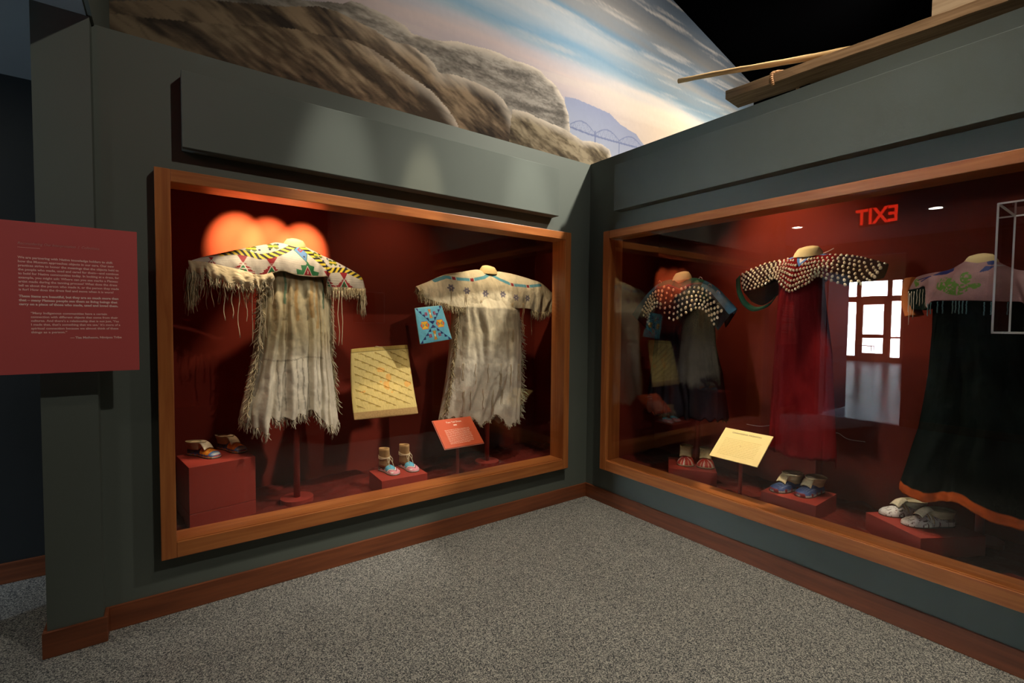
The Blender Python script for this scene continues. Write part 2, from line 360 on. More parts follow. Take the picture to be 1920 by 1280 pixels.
# ---------------------------------------------------------------- display cases
def case(name, label, left):
    o = empty(name, (0, 0, 0), label, 'display case')
    if left:
        a, b, z0, z1 = X0, X1, Z0, Z1; tf = lambda u, d, z: (u, d, z); H, I0, I1 = 'x', -3.0, .03
    else:
        a, b, z0, z1 = -Y0, -Y1, Z3, Z4; tf = lambda u, d, z: (d, -u, z); H, I0, I1 = 'y', .12, 2.93
    def B(nm, p, q, mt, bevel=0):
        P = tf(*p); Q = tf(*q); lo = [min(P[i], Q[i]) for i in range(3)]; hi = [max(P[i], Q[i]) for i in range(3)]
        return MB().box(lo, hi).build(nm, mt, o, bevel=bevel)
    f, k = -.06, .105
    B('frame_stile', (a, f, z0), (a+.064, k, z1), CHERRY['z'], .003)
    B('frame_stile', (b-.058, f, z0), (b, k, z1), CHERRY['z'], .003)
    B('frame_rail', (a+.064, f, z1-.060), (b-.058, k, z1), CHERRY[H], .003)
    B('frame_rail', (a+.064, f, z0), (b-.058, k, z0+.080), CHERRY[H], .003)
    B('glass_bead', (a+.064, -.050, z0+.080), (b-.058, -.040, z0+.085), CHERRY[H], .001)
    B('glass_pane', (a+.060, -.036, z0+.076), (b-.054, -.028, z1-.056), GLASS)
    zt = 2.62
    B('back_panel', (I0, .78, .26), (I1, .80, zt), RED)
    B('side_panel', (I0-.02, .105, .26), (I0, .80, zt), RED)
    B('side_panel', (I1, .105, .26), (I1+.02, .80, zt), RED)
    B('top_panel', (I0, .105, zt), (I1, .80, zt+.02), RED)
    B('floor_panel', (I0, .105, .26), (I1, .80, .30), RED)
    # crumpled cloth lying on the case floor
    n, mm = 260, 60
    uu = np.linspace(I0+.01, I1-.01, n); vv = np.linspace(.115, .775, mm)
    U, Vv = np.meshgrid(uu, vv, indexing='ij')
    hgt = .305 + .05*np.abs(fbm(U*5, Vv*7, 31 if left else 57, 4)-.5)*2 + .012*fbm(U*22, Vv*25, 9, 3)
    P = [tf(u, v, z) for u, v, z in zip(U.ravel(), Vv.ravel(), hgt.ravel())]
    mesh_obj('floor_cloth', P, grid_faces(n, mm), DEEPRED, o)
    return o
case('display_case', 'cherry framed glass display case in left wall holding the two buckskin dresses', True)
case('display_case', 'long cherry framed glass display case in right wall reflecting a doorway', False)

def hdr(label, a, b):
    o = bx('header_panel', a, b, GREENP, bevel=.003); tag(o, label, 'panel')
hdr('green grey wrapped header panel mounted above the left display case', (-2.877, -.085, 2.345), (-.425, 0, 2.715))
hdr('green grey wrapped header panel mounted above the right display case', (-.085, -2.98, 2.388), (0, -.345, 2.742))

# exit sign, downlights
ex = empty('exit_sign', (-3.45, -1.02, 2.60), 'red lit EXIT sign hanging from the low ceiling, seen mirrored in the right case glass', 'exit sign')
MB().box((-.02, -.17, -.0), (.03, .17, .22)).build('housing', paint('dark_red_sign_box', (.10, .012, .012), .5), ex, bevel=.004)
MB().box((-.02, -.05, .22), (.02, .05, .24)).build('ceiling_mount', DM, ex)
def text_mesh(name, body, size, mat, parent, loc, rot, align='LEFT', ext=.0008, bold=0, shear=0, width=None, sx=1, maxh=None):
    cu = bpy.data.curves.new(name, 'FONT'); cu.body = body; cu.size = size; cu.align_x = align; cu.extrude = ext; cu.offset = bold; cu.shear = shear; cu.resolution_u = 2
    tmp = bpy.data.objects.new('tmp', cu); COL.objects.link(tmp); bpy.context.view_layer.update()
    me = bpy.data.meshes.new_from_object(tmp.evaluated_get(bpy.context.evaluated_depsgraph_get()))
    bpy.data.objects.remove(tmp); me.name = name; me.materials.clear(); me.materials.append(mat)
    o = link(bpy.data.objects.new(name, me), parent); o.location = loc; o.rotation_euler = rot
    xs = [v.co.x for v in me.vertices]; k = 1
    if width: k = width/(max(xs)-min(xs))
    o.scale = (k*sx, k if not maxh else maxh, 1); return o
EXM = emis('lit_red_letters', (1.0, .03, .01), 6.5)
text_mesh('lettering', 'EXIT', .19, EXM, ex, (.034, 0, .030), (pi/2, 0, pi/2), 'CENTER', .002, .004, maxh=1.25)
MB().box((.0305, -.155, .015), (.0325, .155, .205)).build('face', emis('dim_red_face', (.5, .01, .008), .35), ex)
for x, y, t in ((-4.11, .09, 'far'), (-4.15, -1.35, 'near')):
    d = empty('downlight', (x, y, 2.84), 'recessed white ceiling downlight %s, seen reflected in the right case glass' % ('left of the exit sign' if t == 'far' else 'right of the exit sign'), 'ceiling light', 'passage downlights')
    V = []; 
    for j in range(24): a_ = 2*pi*j/24; V += [(.085*cos(a_), .085*sin(a_), 0), (.062*cos(a_), .062*sin(a_), -.006), (.085*cos(a_), .085*sin(a_), -.006)]
    F = []
    for j in range(24): k = (j+1) % 24; F += [(3*j, 3*j+2, 3*k+2, 3*k), (3*j+2, 3*j+1, 3*k+1, 3*k+2)]
    mesh_obj('trim_ring', V, F, paint('white_trim', (.7, .7, .7), .4), d)
    mesh_obj('lens', [(.062*cos(2*pi*j/24), .062*sin(2*pi*j/24), -.004) for j in range(24)], [tuple(range(23, -1, -1))], emis('lamp_lens', (1, .93, .8), 60), d, smooth=False)

# ---------------------------------------------------------------- mural
MA = radians(9.7); ME = np.array([cos(MA), sin(MA)])
M_far = [(0, 3.0), (0, 3.6), (.6, 3.8), (1.18, 3.97), (1.27, 4.01), (1.48, 4.09), (1.54, 4.14), (1.63, 4.16), (1.8, 4.17), (2.07, 4.17), (2.14, 4.13), (2.33, 4.16), (2.66, 4.28), (3.04, 4.37), (3.38, 4.41), (3.68, 4.45), (3.94, 4.48), (4.05, 4.43), (4.19, 4.4), (4.38, 4.28), (4.46, 4.14), (4.51, 3.95), (4.51, 2.5)]
M_mid = [(-.1, 2.5), (-.1, 3.40), (.01, 3.41), (.55, 3.67), (1.0, 3.84), (1.28, 3.98), (1.45, 4.0), (1.75, 3.99), (1.96, 3.98), (2.11, 4.02), (2.3, 4.0), (2.39, 3.95), (2.45, 3.9), (2.66, 3.95), (2.96, 3.98), (3.18, 3.98), (3.32, 3.93), (3.44, 3.82), (3.51, 3.68), (3.58, 3.51), (3.6, 2.5)]
M_near = [(3.3, 2.5), (3.46, 3.88), (3.69, 3.92), (4.02, 3.92), (4.39, 3.93), (4.79, 3.9), (5.0, 3.95), (5.22, 3.97), (5.41, 3.95), (5.46, 3.85), (5.5, 2.5)]
M_low = [(-.1, 2.5), (-.1, 3.30), (.5, 3.50), (1.1, 3.72), (1.6, 3.84), (1.96, 3.8), (2.15, 3.74), (2.37, 3.7), (2.52, 3.61), (2.64, 3.53), (2.72, 3.43), (2.9, 2.5)]
M_hill = [(4.3, 2.5), (4.4, 4.33), (4.61, 4.38), (4.99, 4.41), (5.4, 4.44), (5.69, 4.37), (6.12, 4.36), (6.29, 4.29), (6.45, 4.24), (7.2, 3.9), (8, 2.5)]
def ramp(x, stops):
    xs = [s[0] for s in stops]; cs = s2l([s[1] for s in stops]); x = np.asarray(x)
    return np.stack([np.interp(x, xs, cs[:, k]) for k in range(3)], -1)
def mix(a, b, t): t = np.asarray(t)[..., None]; return a*(1-t)+b*t
def sstep(x, a, b): t = np.clip((x-a)/(b-a), 0, 1); return t*t*(3-2*t)
def mural():
    s = np.concatenate([np.arange(0, 6.6, .011), np.arange(6.6, 11.2, .03)]); z = np.concatenate([np.arange(2.80, 4.6, .009), np.arange(4.6, 6.87, .022)])
    S, Z = np.meshgrid(s, z, indexing='ij')
    q = Z - .13*S + .10*(fbm(S*.5, Z*1.5, 3, 4)-.5)
    st = fbm(S*.33+3, (Z-.13*S)*5.5, 11, 5)
    qq = q + .35*(st-.5)
    warm = sstep(S, 3.5, 8.0)
    cool = ramp(qq, [(3.4, (190, 185, 200)), (3.75, (186, 176, 192)), (3.98, (212, 190, 188)), (4.10, (186, 186, 198)), (4.25, (150, 180, 200)), (4.42, (110, 165, 200)), (4.60, (176, 188, 196)), (4.75, (96, 150, 182)), (5.0, (150, 150, 148)), (5.4, (112, 108, 104)), (6.0, (88, 92, 98))])
    wrm = ramp(qq, [(3.4, (250, 215, 170)), (3.75, (252, 218, 170)), (3.98, (255, 232, 190)), (4.12, (238, 220, 196)), (4.25, (160, 180, 188)), (4.40, (120, 150, 165)), (4.60, (150, 150, 145)), (4.8, (88, 118, 140)), (5.2, (110, 108, 104)), (5.6, (70, 85, 100)), (6.0, (60, 76, 92))])
    c = mix(cool, wrm, warm)
    grey = c.mean(-1, keepdims=True); c = c*.72+grey*.28*np.array((1.02, 1.0, .98))
    wisps = sstep(fbm(S*.7, (Z-.15*S)*14, 5, 4), .55, .8)
    c = mix(c, np.array(s2l((225, 212, 196)))*np.ones_like(c), wisps*.35)
    # distant lavender hill and the truss bridge
    m_ = inpoly(S, Z, M_hill); c = np.where(m_[..., None], mix(ramp(Z, [(3.9, (176, 186, 206)), (4.4, (140, 152, 184))]), c, .15), c)
    br = [(4.5, 3.99), (4.95, 4.02), (5.46, 4.08), (6.24, 4.18), (6.6, 4.22)]; ink = np.array(s2l((124, 134, 168)))*np.ones_like(c)
    d_, ar, sd = dist_poly(S, Z, br); c = mix(c, ink, (d_ < .012)*.9)
    for k0, k1 in ((4.5, 5.06), (5.06, 5.66), (5.66, 6.30)):
        t = (S-k0)/(k1-k0); base = np.interp(S, [b[0] for b in br], [b[1] for b in br]); top = base+.03+.10*np.sin(np.clip(t, 0, 1)*pi)
        inn = (t > 0) & (t < 1); c = mix(c, ink, (inn & (np.abs(Z-top) < .008))*.8)
        fr = (t*6) % 1; tri = np.abs(fr*2-1); zz = base+(top-base)*tri; c = mix(c, ink, (inn & (np.abs(Z-zz) < .008))*.6)
    for k0 in (5.06, 5.66): c = mix(c, ink, ((np.abs(S-k0) < .012) & (Z < 4.1) & (Z > 3.85))*.8)
    # rocks
    def rock(poly, base, dark, lite, fs, seed, streak, edge=.0, contrast=1.0):
        nonlocal c
        wz = .035*(fbm(S*4, Z*8, seed+5, 4)-.5)
        m_ = inpoly(S+wz, Z+wz, poly)
        a = streak; uu = S*cos(a)+Z*sin(a); vv = -S*sin(a)+Z*cos(a); vv = vv+.10*(fbm(S*1.3, Z*1.8, seed+9, 3)-.5)
        f = fbm(uu*fs*.55, vv*fs*4.0, seed, 5); f2 = fbm(uu*fs*2.0, vv*fs*8, seed+3, 4); f3 = fbm(S*1.1, Z*1.5, seed+7, 3); f4 = fbm(uu*fs*7, vv*fs*26, seed+13, 3)
        t = np.clip(.5+(f-.5)*2.0*contrast+(f2-.5)*1.5+(f3-.5)*.9+(f4-.5)*.9, 0, 1)
        cc = np.where((t < .5)[..., None], mix(np.array(s2l(dark))*np.ones_like(c), np.array(s2l(base))*np.ones_like(c), t*2), mix(np.array(s2l(base))*np.ones_like(c), np.array(s2l(lite))*np.ones_like(c), t*2-1))
        crack = sstep(1-np.abs(fbm(uu*fs*1.5, vv*fs*6, seed+21, 3)-.5)*14, .3, 1)
        cc = cc*(1-.28*crack[..., None])
        if edge:
            dd, _, _ = dist_poly(S, Z, [p for p in poly if p[1] > 2.9]); e = np.clip(1-dd/edge, 0, 1)**1.6*(.35+.65*sstep(f3+f2-.5, .2, .6))
            cc = mix(cc, np.array(s2l((236, 222, 202)))*np.ones_like(c), e*sstep(S, 1.2, 2.6))
        c = np.where(m_[..., None], cc, c)
    rock(M_far, (150, 143, 132), (112, 106, 98), (182, 174, 162), 3.4, 41, .10, .10, .8)
    rock(M_mid, (118, 100, 80), (66, 56, 48), (176, 152, 122), 1.5, 71, -.36, .16, 1.1)
    rock(M_near, (124, 110, 86), (78, 68, 54), (176, 160, 130), 2.0, 91, -.22, .12, 1.1)
    rock(M_low, (126, 106, 84), (78, 66, 54), (176, 154, 124), 1.7, 113, -.38, .14, 1.1)
    # the rock face is painted darker and redder towards the left end
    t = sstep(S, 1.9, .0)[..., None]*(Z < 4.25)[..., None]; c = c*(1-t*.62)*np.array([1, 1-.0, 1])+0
    V = np.stack([-3.2+S*ME[0], .86+S*ME[1], Z], -1).reshape(-1, 3); nv = len(z)
    nS = len(s); nb = len(V)
    V2 = V.copy(); V2[:, 0] -= ME[1]*-.03; V2[:, 1] += ME[0]*.03     # board thickness
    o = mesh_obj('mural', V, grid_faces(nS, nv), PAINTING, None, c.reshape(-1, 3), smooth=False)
    sm = o.modifiers.new('board', 'SOLIDIFY'); sm.thickness = .03; sm.offset = -1 
    tag(o, 'large painted mural of rock bluffs, a far bridge and streaky sunset sky above the walls', 'mural')
mural()

# ---------------------------------------------------------------- timbers above the right wall
def beam(name, label, p0, p1, wd, ht, mat, cat, z=0):
    p0 = Vector(p0); p1 = Vector(p1); d = (p1-p0); L = d.length; 
    n = 40; V = []; F = []
    o_ = link(bpy.data.objects.new(name, None)) if False else None
    for i in range(n+1):
        y = -L*i/n
        for (x, zz) in ((0, 0), (wd, 0), (wd, ht), (0, ht)):
            V.append((x+.002*random.uniform(-1, 1), y, zz+.002*random.uniform(-1, 1)))
    for i in range(n):
        for j in range(4): a = i*4+j; b = i*4+(j+1) % 4; F.append((a, a+4, b+4, b))
    F += [(0, 1, 2, 3), (n*4+3, n*4+2, n*4+1, n*4)]
    ob = mesh_obj(name, V, F, mat, None, smooth=False, bevel=.003); ob.location = p0
    ob.rotation_euler = (0, 0, atan2(d.y, d.x)+pi/2); return tag(ob, label, cat)
bm = beam('wooden_beam', 'long weathered squared timber beam lying above the right wall', (.489, -.917, 3.2), (.74, -3.7, 3.2), .215, .062, OLDWOOD, 'beam')
beam('wooden_plank', 'broad pale weathered plank upright behind the beam at top right', (.80, -2.04, 3.262), (.86, -4.0, 3.262), .07, .55, wood('pale_plank', 'y', (.55, .44, .32), (.32, .23, .15), .85, .8, .1), 'plank')
pl = MB(); pts = []; rs = []
for i in range(25):
    t = i/24; pts.append((.665+.34*t, -.376-1.73*t, 3.60-.275*t+.004*sin(t*9))); rs.append(.019+.006*t+.0012*sin(i*2.1))
pl.tube(pts, rs, 10); tag(pl.build('wooden_pole', PALEW, None, smooth=True), 'slender peeled wooden pole leaning across the beam and pointing left', 'pole')
for y in (-1.35, -2.6, -3.4):
    tag(bx('support_block', (.70+.09*(-y-.9)/1.15*.9, y-.05, 2.855), (.80+.09*(-y-.9)/1.15*.9, y+.05, 3.2), BLACK), 'black block carrying the weathered beam behind the wall top', 'block', 'blocks under the beam')
# rope round the beam
rp = MB(); pts = []
for (x, y, z) in ((.50, -1.245, 3.17), (.505, -1.235, 3.20), (.512, -1.225, 3.235), (.53, -1.225, 3.270), (.58, -1.26, 3.285), (.66, -1.30, 3.282), (.735, -1.33, 3.275), (.75, -1.32, 3.23), (.74, -1.30, 3.19)): pts.append((x, y-.02, z))
pp = interp_pts(pts, np.linspace(0, 1, 60)); 
for k in range(2):
    rp.tube([(p[0]+.006*cos(i*.9+k*pi)-.004, p[1]+.006*sin(i*.9+k*pi), p[2]+.003*sin(i*.9+k*pi)) for i, p in enumerate(pp)], .0075, 6)
tag(rp.build('rope', paint('hemp_rope', (.42, .22, .10), .9, .2, 500), None, smooth=True), 'twisted brown rope tied round the weathered beam end', 'rope')

# ---------------------------------------------------------------- text panel on the pillar
sg = empty('text_panel', (-3.30, -.2, 1.27), 'dusky red text panel with pale lettering mounted in front of the left pillar', 'sign')
SIGN = paint('dusky_red_panel', (.56, .098, .095), .55, .02, 300, .04)
bd = MB().box((-.262, 0, 0), (.245, .012, .623)).build('board', SIGN, sg, bevel=.001)
for dx in (-.05, .05): MB().tube([(dx, .012, .45), (dx, .115, .45)], .012, 12).build('standoff', DM, sg)
PINK = paint('pale_pink_print', (.95, .64, .58), .6, 0, 50, 0)
PINK2 = paint('faint_pink_print', (.62, .28, .26), .6, 0, 50, 0)
def sline(t, x, z, size, mat=PINK, **k): return text_mesh('lettering', t, size, mat, bd, (x, -.0004, z), (pi/2, 0, 0), **k)
RX = (pi/2, 0, 0)
XL = -3.437+3.30
sline('Reconsidering Our Interpretation  |  Collections', XL, 1.800-1.27, .0150, PINK2, shear=.3, width=.252, maxh=1.0)
MB().box((XL, -.001, 1.7875-1.27), (XL+.066, 0, 1.7885-1.27)).build('rule', PINK, bd)
L1 = ['We are partnering with Native knowledge holders to shift', 'how the Museum approaches objects in our care. Our new', 'practices strive to honor the meanings that the objects held to', 'the people who made, used and cared for them\u2014and continue', 'to hold for Native communities today. In looking at a dress, for', 'example, you might ask: Where can you see marks a Plateau', 'artist made during the tanning process? What does the dress', 'tell us about the person who made it, or the person they made', 'is for? How does the dress feel and move when it is worn?']
W1 = [.296, .300, .316, .316, .318, .312, .310, .316, .297]
for i, (t, wd) in enumerate(zip(L1, W1)): sline(t, XL, 1.7435-1.27-i*.0163, .0128, width=wd, maxh=1, bold=.0003)
L2 = ['These items are beautiful, but they are so much more than', 'that \u2013 many Plateau people see them as living beings that', 'carry on a piece of those who made, used and loved them.']
for i, (t, wd) in enumerate(zip(L2, (.314, .310, .312))): sline(t, XL, 1.5860-1.27-i*.0163, .0130, paint('pale_print', (.92, .66, .60), .6, 0, 50, 0), width=wd, maxh=1, bold=.0006)
L3 = ['\u201cMany Indigenous communities have a certain', 'connection with different objects that come from their', 'cultures. And there\u2019s a relationship that is not just, \u2018Yes', 'I made that, that\u2019s something that we use.\u2019 It\u2019s more of a', 'spiritual connection because we almost think of these', 'things as a person.\u201d']
for i, (t, wd) in enumerate(zip(L3, (.240, .277, .280, .284, .278, .110))): sline(t, XL+.033, 1.5175-1.27-i*.0158, .0122, width=wd, maxh=1, bold=.0003)
sline('\u2014 Tisa Matheson, Nimipuu Tribe', XL+.152, 1.415-1.27, .0125, width=.170, maxh=1, bold=.0004)

# ---------------------------------------------------------------- clear acrylic cover at the right
ab = empty('acrylic_cover', (-1.07, -3.02, 1.485), 'clear acrylic box cover with bright polished edges at the right edge of view', 'acrylic case')
ax0, ax1, ay0, ay1, az1 = 0, .245, .02, .36, .36
MB().box((ax0, ay0, .0), (ax1, ay1, az1)).build('cover', ACRYL, ab)
EDG = paint('polished_acrylic_edge', (.85, .85, .88), .2, 0, 50, 0, .8)
for (x, y) in ((ax0, ay1), (ax1, ay1)): MB().box((x-.0022, y-.0022, 0), (x+.0022, y+.0022, az1)).build('edge', EDG, ab)
for z in (0, az1):
    MB().box((ax0, ay1-.0022, z-.0022), (ax1, ay1+.0022, z+.0022)).build('edge', EDG, ab)
    for x in (ax0, ax1): MB().box((x-.0022, ay0, z-.0022), (x+.0022, ay1, z+.0022)).build('edge', EDG, ab)
MB().box((-.01, 0, -.01), (.255, .02, .37)).build('backing_board', BLACK, ab)

# ---------------------------------------------------------------- garments
def cape(name, T, B, bulge, parent, mat, colorf, nS=320, nF=80, nB=34, back=.8, wob=.006, seed=1, drop=.0):
    """a yoke with sleeves draped over shoulders: T ridge line, B front lower edge, as (u, z) pairs"""
    s = np.linspace(0, 1, nS); Tp = interp_pts(T, s); Bp = interp_pts(B, s); bl = np.interp(s, np.linspace(0, 1, len(bulge)), bulge)
    t = np.concatenate([-np.linspace(back, 0, nB)[:-1], np.linspace(0, 1, nF)])
    S, Tt = np.meshgrid(s, t, indexing='ij'); a = np.abs(Tt)
    U = Tp[:, None, 0]*(1-a)+Bp[:, None, 0]*a; Z = Tp[:, None, 1]*(1-a)+Bp[:, None, 1]*a
    prof = np.sin(np.clip(a, 0, 1)**.6*pi/2)
    D = -np.sign(Tt)*bl[:, None]*prof
    w_ = fbm(U*14, Z*9, seed, 4)-.5; fold = np.sin(S*75+6*fbm(S*9, a*2, seed+3, 2))*a*.5
    D = D + wob*(w_*2+fold); Z = Z + (Tt < 0)*wob*.5
    cols = colorf(U, Z, S, Tt)
    V = np.stack([U, D, Z], -1).reshape(-1, 3)
    o = mesh_obj(name, V, grid_faces(nS, len(t)), mat, parent, cols.reshape(-1, 3))
    sm = o.modifiers.new('hide', 'SOLIDIFY'); sm.thickness = .003; sm.offset = -1
    def pt(ss, tt, lift=.004):
        Tq = interp_pts(T, np.array([ss]))[0]; Bq = interp_pts(B, np.array([ss]))[0]; b = np.interp(ss, np.linspace(0, 1, len(bulge)), bulge); q = abs(tt)
        return np.array([Tq[0]*(1-q)+Bq[0]*q, -np.sign(tt)*b*sin(min(q, 1)**.6*pi/2)-lift, Tq[1]*(1-q)+Bq[1]*q])
    def depth(u, z):
        best = None
        return None
    return o, pt, (V.reshape(nS, len(t), 3), nB-1)
def body(name, Lp, Rp, hem, ztop, parent, mat, colorf, df=(.06, .10, .13, .15, .17), folds=9, amp=.055, seed=5, nT=360, nZ=150, hemw=1):
    """skirt and bodice as one tube: Lp, Rp outline (u, z) from top down, hem front polyline (u, z)"""
    Lp = np.array(Lp); Rp = np.array(Rp); th = np.linspace(0, 2*pi, nT, endpoint=False); v = np.linspace(0, 1, nZ)
    zb = min(Lp[-1, 1], Rp[-1, 1]); H_ = np.array(hem)
    TH, Vv = np.meshgrid(th, v, indexing='ij'); cx = np.cos(TH)       # th=0 right, 3pi/2 front
    def LR(z): return np.interp(-z, -Lp[:, 1], Lp[:, 0]), np.interp(-z, -Rp[:, 1], Rp[:, 0])
    l0, r0 = LR(np.array(zb)); uu = (l0+r0)/2+(r0-l0)/2*np.cos(th)
    hz = np.interp(uu, H_[:, 0], H_[:, 1]); front = np.sin(th) < 0
    hz = np.where(front, hz, hz-.02+.03*np.sin(th*5+seed)); hz = hz + hemw*(.012*np.sin(th*23+seed)+.016*(fbm(th*6, th*0, seed, 3)-.5))
    Z = ztop + (hz[:, None]-ztop)*Vv
    l, r = LR(Z); U = (l+r)/2+(r-l)/2*cx
    dd = np.interp(Vv, np.array([0, .12, .25, .6, 1.0]), df) if len(df) == 5 else df[0]+(df[1]-df[0])*Vv**1.2; D = np.sin(TH)*dd
    ph = folds*TH+2.2*fbm(TH*1.2, Vv*1.6, seed, 3)*3
    k = (np.sin(ph)*.6+.4*np.sin(ph*2.3+1))*amp*np.clip(Vv*5, 0, 1)*(.45+.55*Vv) + .03*(fbm(TH*5, Vv*5, seed+2, 4)-.5)
    c0 = (l+r)/2; U = c0+(U-c0)*(1-np.abs(k)*.3); D = D*(1+k*3.2)+.010*(fbm(U*20, Z*14, seed+9, 4)-.5)
    cols = colorf(U, Z, TH, Vv); V = np.stack([U, D, Z], -1)
    o = mesh_obj(name, V.reshape(-1, 3), grid_faces(nT, nZ, True), mat, parent, cols.reshape(-1, 3))
    sm = o.modifiers.new('hide', 'SOLIDIFY'); sm.thickness = .003; sm.offset = -1
    return o, V
def fringe(name, roots, lens, parent, mat, col=(.5, .42, .28), wd=.0022, spread=.01, seed=0, curl=.006, jit=.15, down=(0, 0, -1), kind='stuff', seg=5):
    R = random.Random(seed); b = MB()
    for p, L in zip(roots, lens):
        p = np.array(p, float)+np.array([R.uniform(-1, 1)*.002, R.uniform(-1, 1)*.003, .002]); L = L*R.uniform(1-jit*2, 1+jit)
        dx, dy = R.uniform(-1, 1)*spread, R.uniform(-1, 1)*spread-.002; ph = R.uniform(0, 6); c = tuple(np.array(col)*R.uniform(.7, 1.2))
        pts = []
        for i in range(seg+1):
            t = i/seg; pts.append((p[0]+down[0]*L*t+dx*t+curl*sin(ph+t*5)*t, p[1]+down[1]*L*t+dy*t+curl*cos(ph*1.7+t*4)*t, p[2]+down[2]*L*t))
        w_ = wd*R.uniform(.6, 1.4); b.tube(pts, [w_*(1-.35*i/seg) for i in range(seg+1)], 3, c)
    o = b.build(name, mat, parent, smooth=True, cols=True)
    if kind: o['kind'] = kind
    return o
def thong(p, L, parent, mat, col=(.55, .46, .30), r=.0018, seed=0, name='thong'):
    R = random.Random(seed); b = MB(); n = 12; ph = R.uniform(0, 6); a = R.uniform(.001, .005) if name == 'thong' else .0006
    pts = [(p[0]+a*sin(ph+i*.7)+R.uniform(-.001, .001), p[1]-.004+a*.5*cos(ph+i*.9), p[2]-L*i/n) for i in range(n+1)]
    b.tube(pts, r, 5, col); return b.build(name, mat, parent, smooth=True, cols=True)
def form(name, label, loc, rz, zneck, uneck, wneck, zfloor=.32, tor=(.12, .07), zlow=1.0, off=0):
    """padded stand under a garment"""
    o = empty(name, loc, label, 'mannequin', 'padded stands under the dresses', rz)
    V = []; nT = 32; prof = [(0.02, zlow), (tor[0]*.75, zlow+.01), (tor[0]*.85, zlow+.2), (tor[0], zneck-.34), (tor[0]*1.1, zneck-.2), (tor[0]*.9, zneck-.12), (wneck*.9, zneck-.07), (wneck*.62, zneck-.04)]
    for r, z in prof:
        for j in range(nT): V.append((uneck+r*cos(2*pi*j/nT), r*tor[1]/tor[0]*sin(2*pi*j/nT), z))
    F = [(i*nT+j, i*nT+(j+1) % nT, (i+1)*nT+(j+1) % nT, (i+1)*nT+j) for i in range(len(prof)-1) for j in range(nT)] + [tuple(range(nT-1, -1, -1)), tuple((len(prof)-1)*nT+j for j in range(nT))]
    mesh_obj('torso', V, F, CREAMF, o)
    V = []; prof = [(wneck, zneck-.055), (wneck*.9, zneck-.03), (wneck*.72, zneck-.008), (wneck*.62, zneck), (wneck*.4, zneck+.003)]
    for i, (r, z) in enumerate(prof):
        for j in range(nT): V.append((uneck+r*cos(2*pi*j/nT), r*.72*sin(2*pi*j/nT), z-.010*sin(2*pi*j/nT)*(-1)))
    F = [(i*nT+j, i*nT+(j+1) % nT, (i+1)*nT+(j+1) % nT, (i+1)*nT+j) for i in range(len(prof)-1) for j in range(nT)] + [tuple((len(prof)-1)*nT+j for j in range(nT))]
    mesh_obj('neck_cap', V, F, CREAMF, o)
    MB().tube([(uneck, off, zfloor-.02), (uneck, off, zlow-.06), (uneck, off*.5, zlow-.02), (uneck, 0, zlow+.05)] if off else [(uneck, 0, zfloor-.02), (uneck, 0, zlow+.02)], .02, 16).build('pole', REDPL, o, smooth=True)
    MB().tube([(uneck, off, .30), (uneck, off, .345)], .10, 24).build('base', REDPL, o)
    return o
def hides(base, seed, dirt=.35, spots=(.36, .26, .15)):
    b = np.array(base)
    def f(U, Z, S, T):
        n = fbm(U*5, Z*3.2, seed, 5); n2 = fbm(U*60, Z*14, seed+4, 3)
        c = b*(1+(n[..., None]-.5)*.7)*(1+(n2[..., None]-.5)*.5)
        st = sstep(fbm(U*11+3, Z*4, seed+8, 4), .56, .74)*dirt
        return mix(c, np.array(spots)*np.ones(c.shape), st)
    return f

# --- first dress: beaded buckskin
O1 = (-2.30, .38, 0)
D1 = empty('buckskin_dress', O1, 'cream buckskin dress with white beaded yoke, yellow and black striped band and long fringe', 'dress')
D1T = [(-.54, 1.832), (-.468, 1.866), (-.373, 1.898), (-.28, 1.93), (-.188, 1.958), (-.127, 1.975), (-.082, 1.989), (-.001, 1.985), (.064, 1.985), (.119, 1.967), (.181, 1.94), (.196, 1.933), (.283, 1.9), (.376, 1.856), (.445, 1.817), (.462, 1.79)]
D1B = [(-.521, 1.819), (-.451, 1.823), (-.384, 1.809), (-.286, 1.79), (-.196, 1.768), (-.129, 1.785), (-.07, 1.805), (.003, 1.785), (.087, 1.779), (.155, 1.783), (.199, 1.784), (.208, 1.722), (.309, 1.723), (.389, 1.723), (.458, 1.721), (.464, 1.73)]
STR = [(-.383, 1.891), (-.342, 1.902), (-.29, 1.907), (-.238, 1.899), (-.184, 1.885), (-.128, 1.895), (-.083, 1.913), (-.031, 1.943), (.016, 1.978)]
STR2 = [(.052, 1.979), (.088, 1.944), (.124, 1.912), (.168, 1.874), (.199, 1.847), (.231, 1.833), (.283, 1.841), (.336, 1.843), (.39, 1.823), (.445, 1.8)]
BW = np.array(s2l((206, 198, 182))); BR = np.array(s2l((150, 24, 32))); BG = np.array(s2l((36, 112, 62))); BY = np.array(s2l((226, 200, 60))); BK = np.array(s2l((28, 24, 26))); BB = np.array(s2l((84, 130, 184)))
